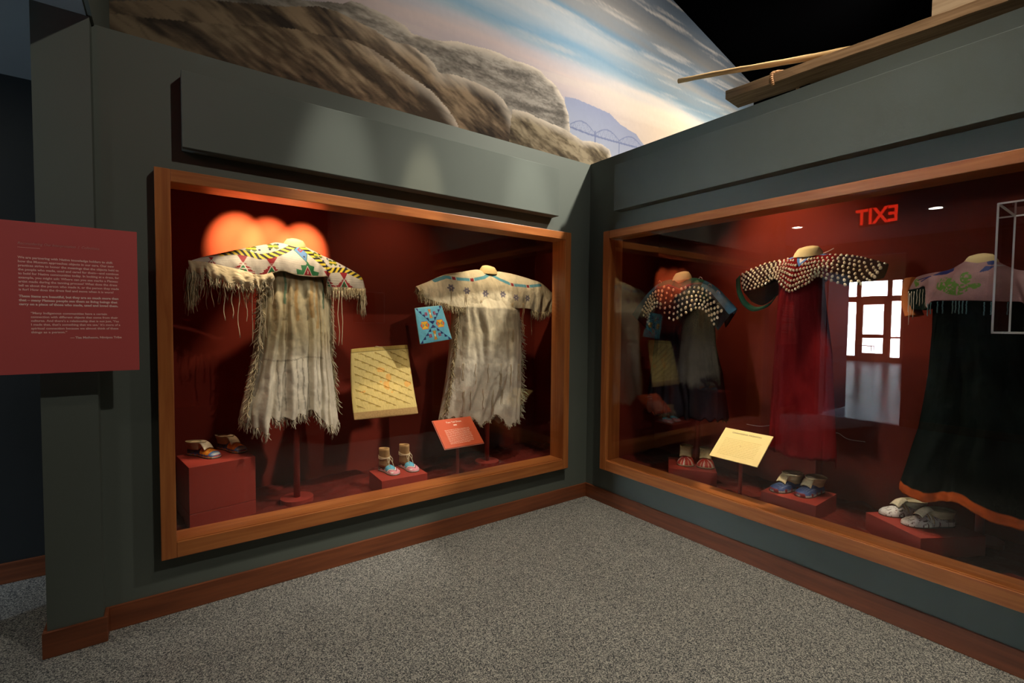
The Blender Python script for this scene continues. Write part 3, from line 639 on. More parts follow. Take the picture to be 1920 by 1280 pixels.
def d1col(U, Z, S, T):
    n = fbm(U*8, Z*8, 61, 4)[..., None]; c = BW*(.88+.24*n)*np.ones(U.shape+(3,)); low = sstep(Z, 1.90, 1.80)[..., None]; c = c*(1-.10*low)
    rows = (.5+.5*np.sin((Z+.02*np.sin(U*9))*2*pi/.014)); c = c*(1-.13*(rows > .86)[..., None])
    def put(m_, col):
        nonlocal c
        c = np.where((m_ & (T >= -.15))[..., None], col, c)
    for (x, z), k in (((-.275, 1.842), .056), ((-.126, 1.832), .056), ((.205, 1.775), .048), ((.319, 1.778), .048), ((-.434, 1.846), .018)):
        dx = np.abs(U-x); dz = Z-z
        up_ = (dz > 0) & (dz < k*1.0) & (dx < dz*.55+.002)
        lo = (dz <= 0) & (dz > -k*1.1)
        step = np.ceil(-dz/(k*.36))*k*.36
        put(up_, BR); put(lo & (dx < step*1.05) , BR)
        put(lo & (dx < -dz*.52+.002), np.array([.75, .7, .6])); put(lo & (dx < (-dz-.006)*.50), BG); put(lo & (dx < .003) & (dz < -k*.6), BR)
        # notches of white between the steps
        put(lo & (dx > step*.80) & (((-dz/(k*.36)) % 1) < .30), BW)
    put(inpoly(U, Z, [(.075, 1.876), (.09, 1.852), (.118, 1.844), (.112, 1.818), (.145, 1.81), (.139, 1.787), (.012, 1.788), (.009, 1.823), (.042, 1.816), (.036, 1.847), (.066, 1.85)]), BG)
    put(inpoly(U, Z, [(.075, 1.847), (.105, 1.782), (.046, 1.782)]), BW); put(inpoly(U, Z, [(.075, 1.840), (.099, 1.785), (.051, 1.785)]), BR)
    put((np.abs(U-.076) < .003) & (Z > 1.795) & (Z < 1.815), BW)
    dia = [(.040, 1.984), (.086, 1.944), (.072, 1.864), (.002, 1.943)]
    put(inpoly(U, Z, dia), BG); cx_, cz_ = .048, 1.936; put(inpoly(U, Z, [(cx_+(x-cx_)*.88, cz_+(z-cz_)*.88) for x, z in dia]), BB)
    put((np.abs(U-.044)+np.abs(Z-1.947) < .018), BR); put((np.abs(U-.044)+np.abs(Z-1.947) < .007), BB); put(np.hypot(U-.060, Z-1.903) < .006, BK)
    for P_, sg_ in ((STR, 1), (STR2, -1)):
        d_, ar, sd = dist_poly(U, Z, P_); off = sd/np.maximum(np.abs(sd), 1e-9)*d_
        inb = d_ < .017; put(inb, BY); put(inb & (((ar+sg_*off*.9)/.036) % 1 < .5), BK)
    for x, z in ((-.226, 1.935), (-.108, 1.957), (.152, 1.925), (.254, 1.888)):
        dx = U-x; dz = Z-z
        for a_ in (pi/4, 3*pi/4):
            pu = dx*cos(a_)+dz*sin(a_)*1.5; pv = -dx*sin(a_)+dz*cos(a_)*1.5
            put((np.abs(pu) < .034) & (np.abs(pv) < .008+.15*np.abs(pu)*0+.004*(np.abs(pu) > .016)), np.array(s2l((90, 104, 40))))
        put((np.abs(dx) < .026) & (np.abs(dz) < .005), BY); put(np.hypot(dx, dz*1.4) < .009, BY)
    for x, z in ((-.183, 1.928), (-.128, 1.935), (-.08, 1.972), (.18, 1.888), (.206, 1.862), (.165, 1.932), (-.321, 1.921), (.22, 1.91), (.30, 1.87), (.345, 1.862)):
        put(np.hypot(U-x, Z-z) < .0065, np.array(s2l((30, 36, 80))))
    for x, z in ((-.012, 1.90), (.11, 1.88)): pass
    edge = (T > .965); c = np.where(edge[..., None], np.array([.5, .42, .28]), c)
    return c
o, pt, (CV, ir) = cape('beaded_yoke', D1T, D1B, [.03, .05, .06, .07, .085, .11, .125, .13, .125, .12, .11, .09, .07, .06, .05, .03], D1, BEAD, d1col, 620, 130, 30, .85, .005, 3)
HC = (.50, .43, .285)
D1FT = [(-.545, 1.836), (-.483, 1.832), (-.451, 1.828), (-.384, 1.814), (-.286, 1.795), (-.228, 1.778), (-.185, 1.771), (-.129, 1.790)]
D1FB = [(-.535, 1.764), (-.483, 1.775), (-.435, 1.745), (-.37, 1.728), (-.282, 1.706), (-.218, 1.712), (-.18, 1.722), (-.118, 1.749)]
s_ = np.linspace(0, 1, 160); t_ = np.linspace(0, 1, 30); S_, T_ = np.meshgrid(s_, t_, indexing='ij'); A_ = interp_pts(D1FT, s_); B_ = interp_pts(D1FB, s_)
U_ = A_[:, None, 0]*(1-T_)+B_[:, None, 0]*T_; Z_ = A_[:, None, 1]*(1-T_)+B_[:, None, 1]*T_ + T_*.010*np.sin(S_*38)
D_ = -(np.interp(S_, [0, .2, .5, .8, 1], [.045, .075, .09, .115, .13])+.016*np.sin(T_*pi*.7)+.008*T_*np.sin(S_*60)+.012*(fbm(S_*12, T_*3, 4, 3)-.5))
o = mesh_obj('sleeve_flap', np.stack([U_, D_, Z_], -1).reshape(-1, 3), grid_faces(160, 30), LEATH, D1, hides((.56, .47, .30), 12)(U_, Z_, S_, T_).reshape(-1, 3)); o.modifiers.new('hide', 'SOLIDIFY').thickness = .003
FV = np.stack([U_, D_, Z_], -1)
def d1body(U, Z, TH, V):
    c = hides((.37, .315, .19), 21, .38, (.30, .22, .11))(U, Z, TH, V)
    c = mix(c, np.array((.60, .555, .46))*(.8+.4*fbm(U*30, Z*20, 77, 3))[..., None], sstep(Z, 1.45, 1.15)*.75)  # lower hide paler: light through the glass put into the colour
    # narrow seams and dyed lines running down
    for x, z0, z1, col, wd in ((-.052, 1.80, 1.60, (.03, .13, .08), .006), (.18, 1.77, 1.58, (.03, .13, .08), .006), (.01, 1.78, 1.50, (.34, .20, .07), .009), (.10, 1.78, 1.52, (.36, .22, .08), .011), (.135, 1.78, 1.45, (.36, .22, .08), .009), (-.11, 1.76, 1.50, (.25, .17, .08), .008)):
        m_ = (np.abs(U-x-.004*np.sin(Z*30)) < wd) & (Z < z0) & (Z > z1) & (np.sin(TH) < 0); c = np.where(m_[..., None], mix(c, np.array(col)*np.ones(c.shape), .75*np.ones(U.shape)), c)
    for x in (-.06, 0.0, .035, .07, .12, -.10):
        z1 = .95; m_ = (np.abs(U-x-.012*(1.35-Z)*np.sign(x)-.003*np.sin(Z*40)) < .0035) & (Z < 1.26) & (Z > z1) & (np.sin(TH) < 0); c = np.where(m_[..., None], c*.55, c)
    m_ = (np.abs(Z-1.262-.01*np.sin(U*20)) < .004) & (np.abs(U) < .17) & (np.sin(TH) < 0); c = np.where(m_[..., None], c*.6, c)
    return c
D1L = [(-.159, 1.86), (-.159, 1.781), (-.193, 1.633), (-.203, 1.436), (-.216, 1.305), (-.244, 1.176), (-.268, 1.047), (-.292, .935), (-.298, .86)]
D1R = [(.198, 1.86), (.198, 1.805), (.239, 1.649), (.241, 1.435), (.244, 1.292), (.257, 1.148), (.274, 1.003), (.284, .875), (.287, .838)]
D1H = [(-.30, .90), (-.26, .89), (-.218, .850), (-.178, .825), (-.150, .905), (-.061, .895), (.034, .915), (.116, .925), (.150, .865), (.21, .815), (.252, .785), (.287, .855)]
o, BV = body('skirt', D1L, D1R, D1H, 1.86, D1, LEATH, d1body, (.07, .105, .125, .15, .19), 12, .062, 5)
def pick(V, ss): return [tuple(V[int(s*(V.shape[0]-1))]) for s in ss]
R_ = random.Random(3)
rt_ = [tuple(BV[i % 360, -1]) for i in np.linspace(178, 362, 230).astype(int)]
fringe('hem_fringe', rt_, [.045+.02*R_.random() for _ in rt_], D1, FRNG, (.52, .46, .34), .0028, .016, 1, .006)
def sidepts(V, th, z0, z1, n):
    col = V[th]; zz = np.linspace(z0, z1, n); return [(np.interp(-z, -col[:, 2], col[:, 0]), np.interp(-z, -col[:, 2], col[:, 1])-.012, z) for z in zz]
sp = sidepts(BV, 205, 1.72, .95, 210); fringe('side_fringe', [(p[0]-.004, p[1]-.01, p[2]) for p in sp], [.05+.03*R_.random() for _ in sp], D1, FRNG, (.46, .38, .24), .0026, .03, 2, .01, down=(-.30, -.1, -.9))
sp = sidepts(BV, 352, 1.70, .92, 170); fringe('side_fringe', sp, [.05+.03*R_.random() for _ in sp], D1, FRNG, (.46, .39, .25), .0022, .02, 4, .006, down=(.25, -.1, -.9))
rt_ = pick(FV[:, -1], np.linspace(0, .98, 150)); fringe('sleeve_fringe', rt_, [(.05 if i > 25 else .09)*(.6+R_.random()*.7) for i in range(150)], D1, FRNG, HC, .0028, .012, 5, .006)
rt_ = [(-.555+.05*R_.random(), -.03-.03*R_.random(), 1.80-.06*R_.random()) for _ in range(130)]
fringe('sleeve_fringe', rt_, [.10+.13*R_.random() for _ in rt_], D1, FRNG, (.40, .32, .19), .0020, .016, 6, .008)
rt_ = pick(CV[440:, -1], np.linspace(0, 1, 190)); fringe('sleeve_fringe', rt_, [.055+.03*R_.random() for _ in rt_], D1, FRNG, (.50, .42, .26), .0024, .010, 8, .005)
rt_ = [(.425+.045*R_.random(), -.02-.04*R_.random(), 1.73-.01*R_.random()) for _ in range(60)]
fringe('sleeve_fringe', rt_, [.13+.08*R_.random() for _ in rt_], D1, FRNG, (.50, .42, .27), .0022, .012, 9, .006)
rt_ = [(x, -.05-.04*R_.random(), 1.72) for x in np.linspace(-.50, -.14, 60)]
fringe('sleeve_fringe', rt_, [.05+.12*R_.random()**2 for _ in rt_], D1, FRNG, (.24, .18, .10), .0018, .012, 10, .008)
for i, ((x, z), (x2, z2)) in enumerate(zip([(-.376, 1.72), (-.335, 1.72), (-.304, 1.71), (-.262, 1.70), (-.232, 1.72), (-.196, 1.732), (-.163, 1.734), (.241, 1.70), (.275, 1.70), (.298, 1.70), (-.124, 1.74), (.12, 1.30), (-.03, 1.28), (.06, 1.27)], [(-.368, 1.498), (-.337, 1.51), (-.304, 1.396), (-.258, 1.493), (-.232, 1.365), (-.2, 1.334), (-.166, 1.395), (.241, 1.324), (.277, 1.337), (.3, 1.343), (-.125, 1.594), (.10, .96), (-.03, .95), (.06, .97)])):
    thong((x, -.12 if abs(x) < .2 else -.09, z), z-z2, D1, FRNG, seed=i, r=.0022)
form('dress_form', 'cream necked padded stand on a red pole inside the beaded yoke dress', O1, 0, 2.02, .028, .075, tor=(.10, .06), zlow=1.15)

# --- second dress: plain buckskin with blue band
O2 = (-.70, .38, 0)
D2 = empty('buckskin_dress', O2, 'plain pale buckskin dress with narrow blue beaded band and fringed sides in left case', 'dress')
D2T = [(-.728, 1.761), (-.624, 1.806), (-.497, 1.865), (-.337, 1.899), (-.198, 1.927), (-.096, 1.912), (.023, 1.927), (.195, 1.911), (.359, 1.883), (.479, 1.857), (.568, 1.801), (.59, 1.762)]
D2B = [(-.709, 1.695), (-.611, 1.660), (-.508, 1.64), (-.436, 1.619), (-.252, 1.614), (-.079, 1.618), (.073, 1.621), (.215, 1.624), (.313, 1.613), (.415, 1.589), (.518, 1.631), (.584, 1.697)]
BAND = [(-.586, 1.814), (-.496, 1.848), (-.391, 1.837), (-.281, 1.835), (-.168, 1.863), (-.096, 1.898), (-.021, 1.853), (.086, 1.816), (.277, 1.813), (.445, 1.835)]
ROS = [(-.47, 1.764), (-.343, 1.746), (-.185, 1.731), (-.02, 1.732), (.111, 1.71), (.246, 1.711)]
def d2col(U, Z, S, T):
    c = hides((.58, .50, .33), 33, .22, (.38, .28, .14))(U, Z, S, T); f = (T >= 0)
    d_, ar, sd = dist_poly(U, Z, BAND); up_ = (sd > 0) & f
    c = np.where(up_[..., None], c*.35+.65*np.array((.66, .58, .38)), c)
    m_ = (d_ < .0125) & f; c = np.where(m_[..., None], np.array(s2l((92, 148, 160))), c)
    for x in (-.431, -.284, .089, .273): m2 = m_ & (np.abs(U-x) < .013); c = np.where(m2[..., None], np.array(s2l((140, 44, 50))), c); m3 = m_ & (np.abs(np.abs(U-x)-.018) < .003); c = np.where(m3[..., None], np.array(s2l((190, 190, 170))), c)
    for x, z in ROS:
        r_ = np.hypot(U-x, Z-z); an = np.arctan2(Z-z, U-x); pet = .014+.016*np.abs(np.cos(an*3)); m_ = (r_ < pet) & f
        c = np.where(m_[..., None], np.array(s2l((88, 84, 100))), c); c = np.where(((np.abs(np.sin(an*3)) < .22) & (r_ < .026) & (r_ > .006) & f)[..., None], np.array(s2l((170, 160, 150))), c); c = np.where(((r_ < .006) & f)[..., None], np.array(s2l((190, 180, 160))), c)
    return c
o, pt2, (CV2, ir2) = cape('yoke', D2T, D2B, [.04, .06, .07, .09, .12, .13, .13, .12, .10, .08, .07, .04], D2, LEATH, d2col, 620, 120, 30, .85, .009, 8)
def d2body(U, Z, TH, V):
    c = hides((.54, .47, .32), 45, .16, (.34, .26, .14))(U, Z, TH, V)
    c = mix(c, np.array((.62, .575, .48))*(.75+.5*fbm(U*26, Z*12, 79, 4))[..., None], sstep(Z, 1.45, 1.1)*.8); return c  # whitened lower skirt, track light painted into the hide
D2L = [(-.39, 1.74), (-.41, 1.625), (-.413, 1.567), (-.428, 1.402), (-.443, 1.238), (-.466, 1.063), (-.502, .889), (-.531, .74)]
D2R = [(.21, 1.74), (.215, 1.643), (.219, 1.579), (.231, 1.398), (.244, 1.215), (.247, 1.019), (.245, .823), (.244, .652)]
D2H = [(-.531, .763), (-.411, .75), (-.287, .728), (-.216, .675), (-.15, .71), (-.10, .735), (-.04, .738), (.0, .70), (.022, .645), (.1, .632), (.179, .660), (.244, .650)]
o, BV2 = body('skirt', D2L, D2R, D2H, 1.74, D2, LEATH, d2body, (.09, .163, .160, .150, .115), 8, .05, 15)
rt_ = [tuple(BV2[i % 360, -1]) for i in np.linspace(178, 362, 260).astype(int)]
fringe('hem_fringe', rt_, [.014+.012*R_.random() for _ in rt_], D2, FRNG, (.56, .50, .36), .0026, .010, 21, .003)
sp = sidepts(BV2, 196, 1.56, .80, 260); fringe('side_fringe', sp, [.04+.03*R_.random() for _ in sp], D2, FRNG, (.42, .34, .2), .0026, .024, 22, .008, down=(-.2, -.1, -.9))
sp = sidepts(BV2, 355, 1.56, .70, 280); fringe('side_fringe', sp, [.04+.03*R_.random() for _ in sp], D2, FRNG, (.58, .52, .38), .0026, .028, 23, .010, down=(.35, -.2, -.8))
rt_ = pick(CV2[:195, -1], np.linspace(0, 1, 130)); fringe('sleeve_fringe', rt_, [.035+.03*R_.random() for _ in rt_], D2, FRNG, (.56, .47, .28), .0024, .012, 24, .005)
rt_ = pick(CV2[440:, -1], np.linspace(0, 1, 170)); fringe('sleeve_fringe', rt_, [.04+.04*R_.random() for _ in rt_], D2, FRNG, (.56, .48, .3), .0024, .012, 25, .006)
rt_ = [(-.727+.03*R_.random(), -.05*R_.random(), 1.76-.06*R_.random()) for _ in range(70)]+[(.565+.03*R_.random(), -.05*R_.random(), 1.78-.09*R_.random()) for _ in range(80)]
fringe('sleeve_fringe', rt_, [.03+.03*R_.random() for _ in rt_], D2, FRNG, (.54, .46, .28), .0024, .016, 26, .006)
TH1 = [(-.473, 1.763), (-.363, 1.721), (-.238, 1.678), (-.057, 1.66), (.064, 1.664), (.174, 1.667), (.307, 1.802), (-.469, 1.635), (-.387, 1.183), (-.284, 1.178), (-.184, 1.174), (-.06, 1.169), (.055, 1.158), (.141, 1.155), (-.386, .968), (-.317, .963), (-.132, .968), (-.027, .961), (-.219, .974), (.067, 1.449)]
TH2 = [1.60, 1.544, 1.449, 1.449, 1.361, 1.385, 1.397, 1.496, 1.047, 1.015, 1.022, .976, .981, 1.012, .795, .811, .755, .745, .816, 1.342]
def front_depth(V, u, z):
    P = V.reshape(-1, 3); k = P[:, 1] < .02; Q = P[k]; i = np.argmin((Q[:, 0]-u)**2+(Q[:, 2]-z)**2); return Q[i, 1]
for i, ((x, z), z2) in enumerate(zip(TH1, TH2)):
    VV = CV2 if z > 1.64 else BV2
    for dx in (0, .012): 
        if dx and i % 3 == 0: continue
        thong((x+dx, front_depth(VV, x, (z+z2)/2 if z < 1.6 else z)-.006, z), z-z2, D2, FRNG, (.36, .27, .15), seed=i+50, r=.0020)
form('dress_form', 'cream necked padded stand on a red pole inside the plain pale buckskin dress', O2, 0, 1.963, -.085, .085, tor=(.10, .06), zlow=1.1)

# --- teeth for the cloth dresses
def tooth_mesh():
    b = []; n = 7; mm = 5
    V = [(0, -.0035, .0085)]
    for i in range(1, mm):
        a_ = pi*i/mm; r = sin(a_)*(.0058+.0018*(1-cos(a_))/2)
        for j in range(n): V.append((r*cos(2*pi*j/n), -.003+r*.62*sin(2*pi*j/n), .0085*cos(a_)))
    V.append((0, -.0035, -.0085)); F = []
    for j in range(n): F.append((0, 1+j, 1+(j+1) % n)); F.append((len(V)-1, 1+(mm-2)*n+(j+1) % n, 1+(mm-2)*n+j))
    for i in range(mm-2):
        for j in range(n): F.append((1+i*n+j, 1+(i+1)*n+j, 1+(i+1)*n+(j+1) % n, 1+i*n+(j+1) % n))
    me = bpy.data.meshes.new('elk_tooth'); me.from_pydata(V, [], F); me.materials.append(TOOTH); me.polygons.foreach_set('use_smooth', [True]*len(me.polygons)); return me, V, F
TM, TVs, TFs = tooth_mesh()
def teeth(parent, P, seed=0, sc=1.0):
    R = random.Random(seed); P = sorted(P, key=lambda p: -abs(hash((round(p[0], 3), round(p[2], 3)))) % 97)
    rest = MB()
    for i, p in enumerate(P):
        k = sc*R.uniform(.85, 1.2); a_ = R.uniform(-.5, .5)
        if i < 100:
            o = link(bpy.data.objects.new('elk_tooth', TM), parent); o.location = p; o.rotation_euler = (0, a_, 0); o.scale = (k,)*3
        else:
            V = [(p[0]+k*(x*cos(a_)+z*sin(a_)), p[1]+k*y, p[2]+k*(-x*sin(a_)+z*cos(a_))) for x, y, z in TVs]; rest.add(V, TFs)
    if rest.V: rest.build('elk_teeth', TOOTH, parent, smooth=True)['kind'] = 'stuff'

RZ = -pi/2
# --- third dress: dark cloth with blue shoulders
O3 = (.38, -.62, 0)
D3 = empty('cloth_dress', O3, 'black cloth dress with green neck and blue shoulder bands in the right case', 'dress', rz=RZ)
D3T = [(-.456, 1.587), (-.37, 1.686), (-.28, 1.77), (-.178, 1.837), (-.079, 1.861), (.043, 1.852), (.146, 1.86), (.246, 1.828), (.331, 1.774), (.425, 1.685), (.493, 1.615)]
D3B = [(-.204, 1.42), (-.215, 1.487), (-.208, 1.562), (-.158, 1.622), (-.073, 1.632), (.045, 1.532), (.141, 1.571), (.24, 1.620), (.3, 1.603), (.35, 1.515), (.374, 1.461)]
NAVY = np.array((.010, .010, .014)); 
def d3col(U, Z, S, T):
    c = NAVY*(.8+.4*fbm(U*20, Z*20, 3, 3))[..., None]*np.ones(U.shape+(3,)); f = T >= -.9
    def put(m_, col):
        nonlocal c
        c = np.where((m_)[..., None], np.array(col)*(.8+.4*fbm(U*30, Z*30, 5, 3))[..., None], c)
    g = [(-.175, 1.835), (-.079, 1.90), (.146, 1.90), (.255, 1.82), (.16, 1.815), (.065, 1.779), (-.037, 1.819), (-.12, 1.80)]
    put(inpoly(U, Z, [(x*1.1, z-.010) for x, z in g]), (.10, .045, .05)); put(inpoly(U, Z, g), (.030, .095, .060))
    put(inpoly(U, Z, [(-.47, 1.587), (-.28, 1.79), (-.178, 1.86), (-.150, 1.840), (-.160, 1.790), (-.263, 1.696), (-.367, 1.555), (-.40, 1.50)]), (.060, .130, .185))
    put(inpoly(U, Z, [(.236, 1.845), (.301, 1.82), (.51, 1.621), (.452, 1.577), (.38, 1.665), (.314, 1.742), (.245, 1.785)]), (.060, .130, .185))
    put((T > .93) & ((S < .15) | (S > .87)), (.02, .05, .04)); return c
o, pt3, (CV3, ir3) = cape('yoke', D3T, D3B, [.04, .06, .08, .11, .13, .13, .13, .11, .08, .06, .04], D3, CLOTH, d3col, 420, 90, 30, .9, .006, 14)
P = []
for r in range(6):
    tt = .26+.72*r/5; n = 24-(r % 2)
    for i in range(n):
        s = .10+.80*(i+.5*(r % 2))/(n-1)
        if s > .93: continue
        p = pt3(s, tt, .006)
        if inpoly(p[0], p[2], [(-.19, 1.835), (-.079, 1.90), (.146, 1.90), (.26, 1.82), (.16, 1.800), (.065, 1.768), (-.037, 1.806), (-.13, 1.79)]) or inpoly(p[0], p[2], [(-.47, 1.587), (-.28, 1.80), (-.178, 1.86), (-.148, 1.84), (-.158, 1.790), (-.258, 1.692), (-.36, 1.55)]) or inpoly(p[0], p[2], [(.236, 1.845), (.301, 1.82), (.51, 1.621), (.452, 1.577), (.38, 1.665), (.314, 1.742), (.245, 1.785)]): continue
        P.append(tuple(p))
teeth(o, P, 1, 1.35)
o, _ = body('skirt', [(-.17, 1.72), (-.179, 1.608), (-.198, 1.5), (-.201, 1.317), (-.232, 1.069), (-.254, .757)], [(.29, 1.72), (.295, 1.602), (.315, 1.504), (.325, 1.341), (.384, 1.128), (.437, .80)], [(-.26, .80), (0, .78), (.2, .79), (.44, .80)], 1.72, D3, CLOTH, lambda U, Z, S, T: NAVY*(.9+.5*fbm(U*12, Z*5, 8, 3))[..., None]*np.ones(U.shape+(3,)), (.06, .09, .11, .15, .2), 9, .06, 25, 220, 60)
for (x, y, z) in ((-.15, -.05, 1.845), (.21, -.04, 1.85), (.30, -.06, 1.79), (.36, -.05, 1.74)):
    b = MB(); b.tube([(x, y, z), (x+.015, y-.01, z+.012), (x+.03, y-.012, z+.004), (x+.038, y-.012, z-.012)], .0022, 5, (.6, .4, .32)); b.build('tie', FRNG, D3, smooth=True, cols=True)
form('dress_form', 'cream necked padded stand inside the black cloth dress nearest the corner', O3, RZ, 1.912, .035, .082, tor=(.10, .06), zlow=1.1, off=.27)

# --- fourth dress: red cloth with long toothed sleeves
O4 = (.38, -1.58, 0)
D4 = empty('cloth_dress', O4, 'red cloth dress with long sleeves covered in ivory teeth and a beaded neck triangle', 'dress', rz=RZ)
D4T = [(-.434, 1.858), (-.342, 1.896), (-.247, 1.924), (-.149, 1.932), (-.076, 1.949), (-.03, 1.952), (.033, 1.948), (.082, 1.946), (.165, 1.933), (.256, 1.917), (.322, 1.894), (.416, 1.854)]
D4B = [(-.395, 1.741), (-.308, 1.752), (-.228, 1.777), (-.166, 1.810), (-.11, 1.76), (-.052, 1.713), (.002, 1.735), (.057, 1.765), (.092, 1.805), (.159, 1.772), (.267, 1.735), (.378, 1.772)]
def d4col(U, Z, S, T):
    c = np.array((.17, .010, .010))*(.8+.4*fbm(U*20, Z*20, 3, 3))[..., None]*np.ones(U.shape+(3,))
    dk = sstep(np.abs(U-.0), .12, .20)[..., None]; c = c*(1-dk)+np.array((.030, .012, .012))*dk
    def put(m_, col):
        nonlocal c
        c = np.where((m_ & (T >= -.3))[..., None], np.array(col), c)
    put(inpoly(U, Z, [(-.12, 1.93), (-.075, 1.99), (.10, 1.99), (.13, 1.945), (.10, 1.934), (.04, 1.940), (-.05, 1.945), (-.09, 1.93)]), s2l((96, 128, 180)))
    put(inpoly(U, Z, [(-.066, 1.962), (.052, 1.958), (-.019, 1.868)]), s2l((90, 128, 186))); put(inpoly(U, Z, [(-.045, 1.952), (.033, 1.949), (-.018, 1.892)]), s2l((232, 226, 220))); put(inpoly(U, Z, [(-.028, 1.945), (.017, 1.944), (-.016, 1.912)]), s2l((196, 120, 60)))
    return c
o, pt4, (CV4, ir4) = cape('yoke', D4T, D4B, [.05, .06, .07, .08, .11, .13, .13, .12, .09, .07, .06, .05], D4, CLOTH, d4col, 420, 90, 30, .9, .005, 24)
P = []
for r in range(8):
    tt = .02+.96*r/7; n = 34-(r % 2)
    for i in range(n):
        s = .015+.97*(i+.5*(r % 2))/(n-1)
        if s > .99: continue
        p = pt4(s, tt, .005)
        if inpoly(p[0], p[2], [(-.085, 1.98), (.070, 1.98), (-.019, 1.860)]) or (p[2] > 1.938 and -.11 < p[0] < .11): continue
        P.append(tuple(p))
teeth(o, P, 2, 1.1)
# green cuff of the left sleeve, an open ring
ring = [(-.436, -.02, 1.852), (-.41, -.065, 1.79), (-.395, -.07, 1.73), (-.36, -.065, 1.665), (-.30, -.055, 1.625), (-.235, -.03, 1.645), (-.205, .0, 1.69), (-.22, .04, 1.735), (-.30, .06, 1.79), (-.38, .055, 1.84), (-.436, .02, 1.856)]
pp = interp_pts(ring, np.linspace(0, 1, 60)); V = []; F = []
for i, p in enumerate(pp):
    k = (i/59); drift = np.array([-.026*(1-.5*k), -.004, -.030]); V += [tuple(p), tuple(p+drift)]
    if i: F.append((2*i-2, 2*i, 2*i+1, 2*i-1))
o = mesh_obj('cuff', V, F, paint('green_cuff_cloth', (.022, .085, .040), .9, .2, 500, .2, .05), D4); o.modifiers.new('t', 'SOLIDIFY').thickness = .006; o['label'] = 'dark green sleeve cuff'
# sleeve underside hanging to the cuff
S1 = [(-.166, 1.80), (-.22, 1.772), (-.30, 1.75), (-.395, 1.735)]; S2 = [(-.175, 1.72), (-.20, 1.70), (-.29, 1.64), (-.372, 1.665)]
s_ = np.linspace(0, 1, 40); t_ = np.linspace(0, 1, 14); Sg, Tg = np.meshgrid(s_, t_, indexing='ij'); A_ = interp_pts(S1, s_); B_ = interp_pts(S2, s_)
U_ = A_[:, None, 0]*(1-Tg)+B_[:, None, 0]*Tg; Z_ = A_[:, None, 1]*(1-Tg)+B_[:, None, 1]*Tg; D_ = -.055+.075*Tg
o = mesh_obj('sleeve_underside', np.stack([U_, D_, Z_], -1).reshape(-1, 3), grid_faces(40, 14), paint('dark_wool', (.02, .010, .010), .95), D4); o.modifiers.new('t', 'SOLIDIFY').thickness = .003
o, _ = body('skirt', [(-.16, 1.85), (-.166, 1.809), (-.171, 1.738), (-.174, 1.594), (-.186, 1.304), (-.21, .66)], [(.08, 1.85), (.085, 1.812), (.092, 1.724), (.105, 1.59), (.144, 1.324), (.19, .66)], [(-.2, .68), (0, .66), (.18, .67)], 1.85, D4, CLOTH, lambda U, Z, S, T: np.array((.17, .010, .012))*(.8+.4*fbm(U*12, Z*5, 8, 3))[..., None]*np.ones(U.shape+(3,)), (.06, .10, .11, .12, .12), 6, .05, 35, 220, 60, hemw=.3)
b = MB(); b.tube([(.09, -.02, 1.95), (.12, -.03, 1.957), (.15, -.03, 1.972)], .003, 5, (.7, .45, .35)); b.build('tie', FRNG, D4, smooth=True, cols=True)
form('dress_form', 'cream necked padded stand inside the red cloth dress with toothed sleeves', O4, RZ, 2.0, -.005, .088, tor=(.08, .05), zlow=1.1, off=.27)

# --- fifth dress: black velvet with pink beaded yoke
O5 = (.38, -2.36, 0)
D5 = empty('velvet_dress', O5, 'black velvet dress with dusty pink beaded yoke and an orange hem', 'dress', rz=RZ)
D5T = [(-.25, 1.76), (-.208, 1.778), (-.16, 1.788), (-.127, 1.791), (-.086, 1.803), (-.051, 1.826), (-.029, 1.838), (.018, 1.838), (.064, 1.836), (.085, 1.819), (.118, 1.794), (.154, 1.775), (.20, 1.765), (.27, 1.735)]
D5B = [(-.26, 1.684), (-.221, 1.698), (-.182, 1.713), (-.166, 1.602), (-.141, 1.633), (-.081, 1.634), (-.018, 1.632), (.025, 1.631), (.067, 1.628), (.124, 1.624), (.178, 1.62), (.198, 1.595), (.212, 1.692), (.28, 1.661)]
def d5col(U, Z, S, T):
    c = np.array(s2l((170, 126, 122)))*(.8+.4*fbm(U*30, Z*30, 3, 3))[..., None]*np.ones(U.shape+(3,))
    def put(m_, col):
        nonlocal c
        c = np.where((m_ & (T >= -.3))[..., None], np.array(s2l(col)), c)
    for x, z, rx, rz_, a_ in ((-.066, 1.697, .055, .030, -.5), (-.030, 1.690, .040, .022, .4), (-.015, 1.745, .022, .030, .2), (-.085, 1.735, .035, .018, -.4), (.015, 1.700, .03, .014, .3), (-.222, 1.735, .012, .022, .3), (-.10, 1.715, .03, .03, 0)):
        du = (U-x)*cos(a_)+(Z-z)*sin(a_); dv = -(U-x)*sin(a_)+(Z-z)*cos(a_); m_ = (du/rx)**2+(dv/rz_)**2 < 1
        put(m_ & (fbm(U*120, Z*120, 7, 2) > .40), (98, 142, 44))
    for poly in ([(-.16, 1.770), (-.114, 1.799), (-.073, 1.811), (-.068, 1.785), (-.099, 1.771)], [(.029, 1.768), (.049, 1.800), (.077, 1.797), (.062, 1.776)], [(.048, 1.820), (.066, 1.844), (.080, 1.826), (.070, 1.803), (.055, 1.806)]): put(inpoly(U, Z, poly), (24, 46, 112))
    put(inpoly(U, Z, [(-.125, 1.794), (-.09, 1.798), (-.10, 1.806)]), (190, 200, 210)); put(inpoly(U, Z, [(.075, 1.796), (.11, 1.800), (.08, 1.806)]), (190, 200, 200))
    for a_, b_ in (((-.215, 1.752), (-.165, 1.766)), ((-.20, 1.742), (-.17, 1.764))): d_, _, _ = dist_poly(U, Z, [a_, b_]); put(d_ < .003, (60, 50, 110))
    return c
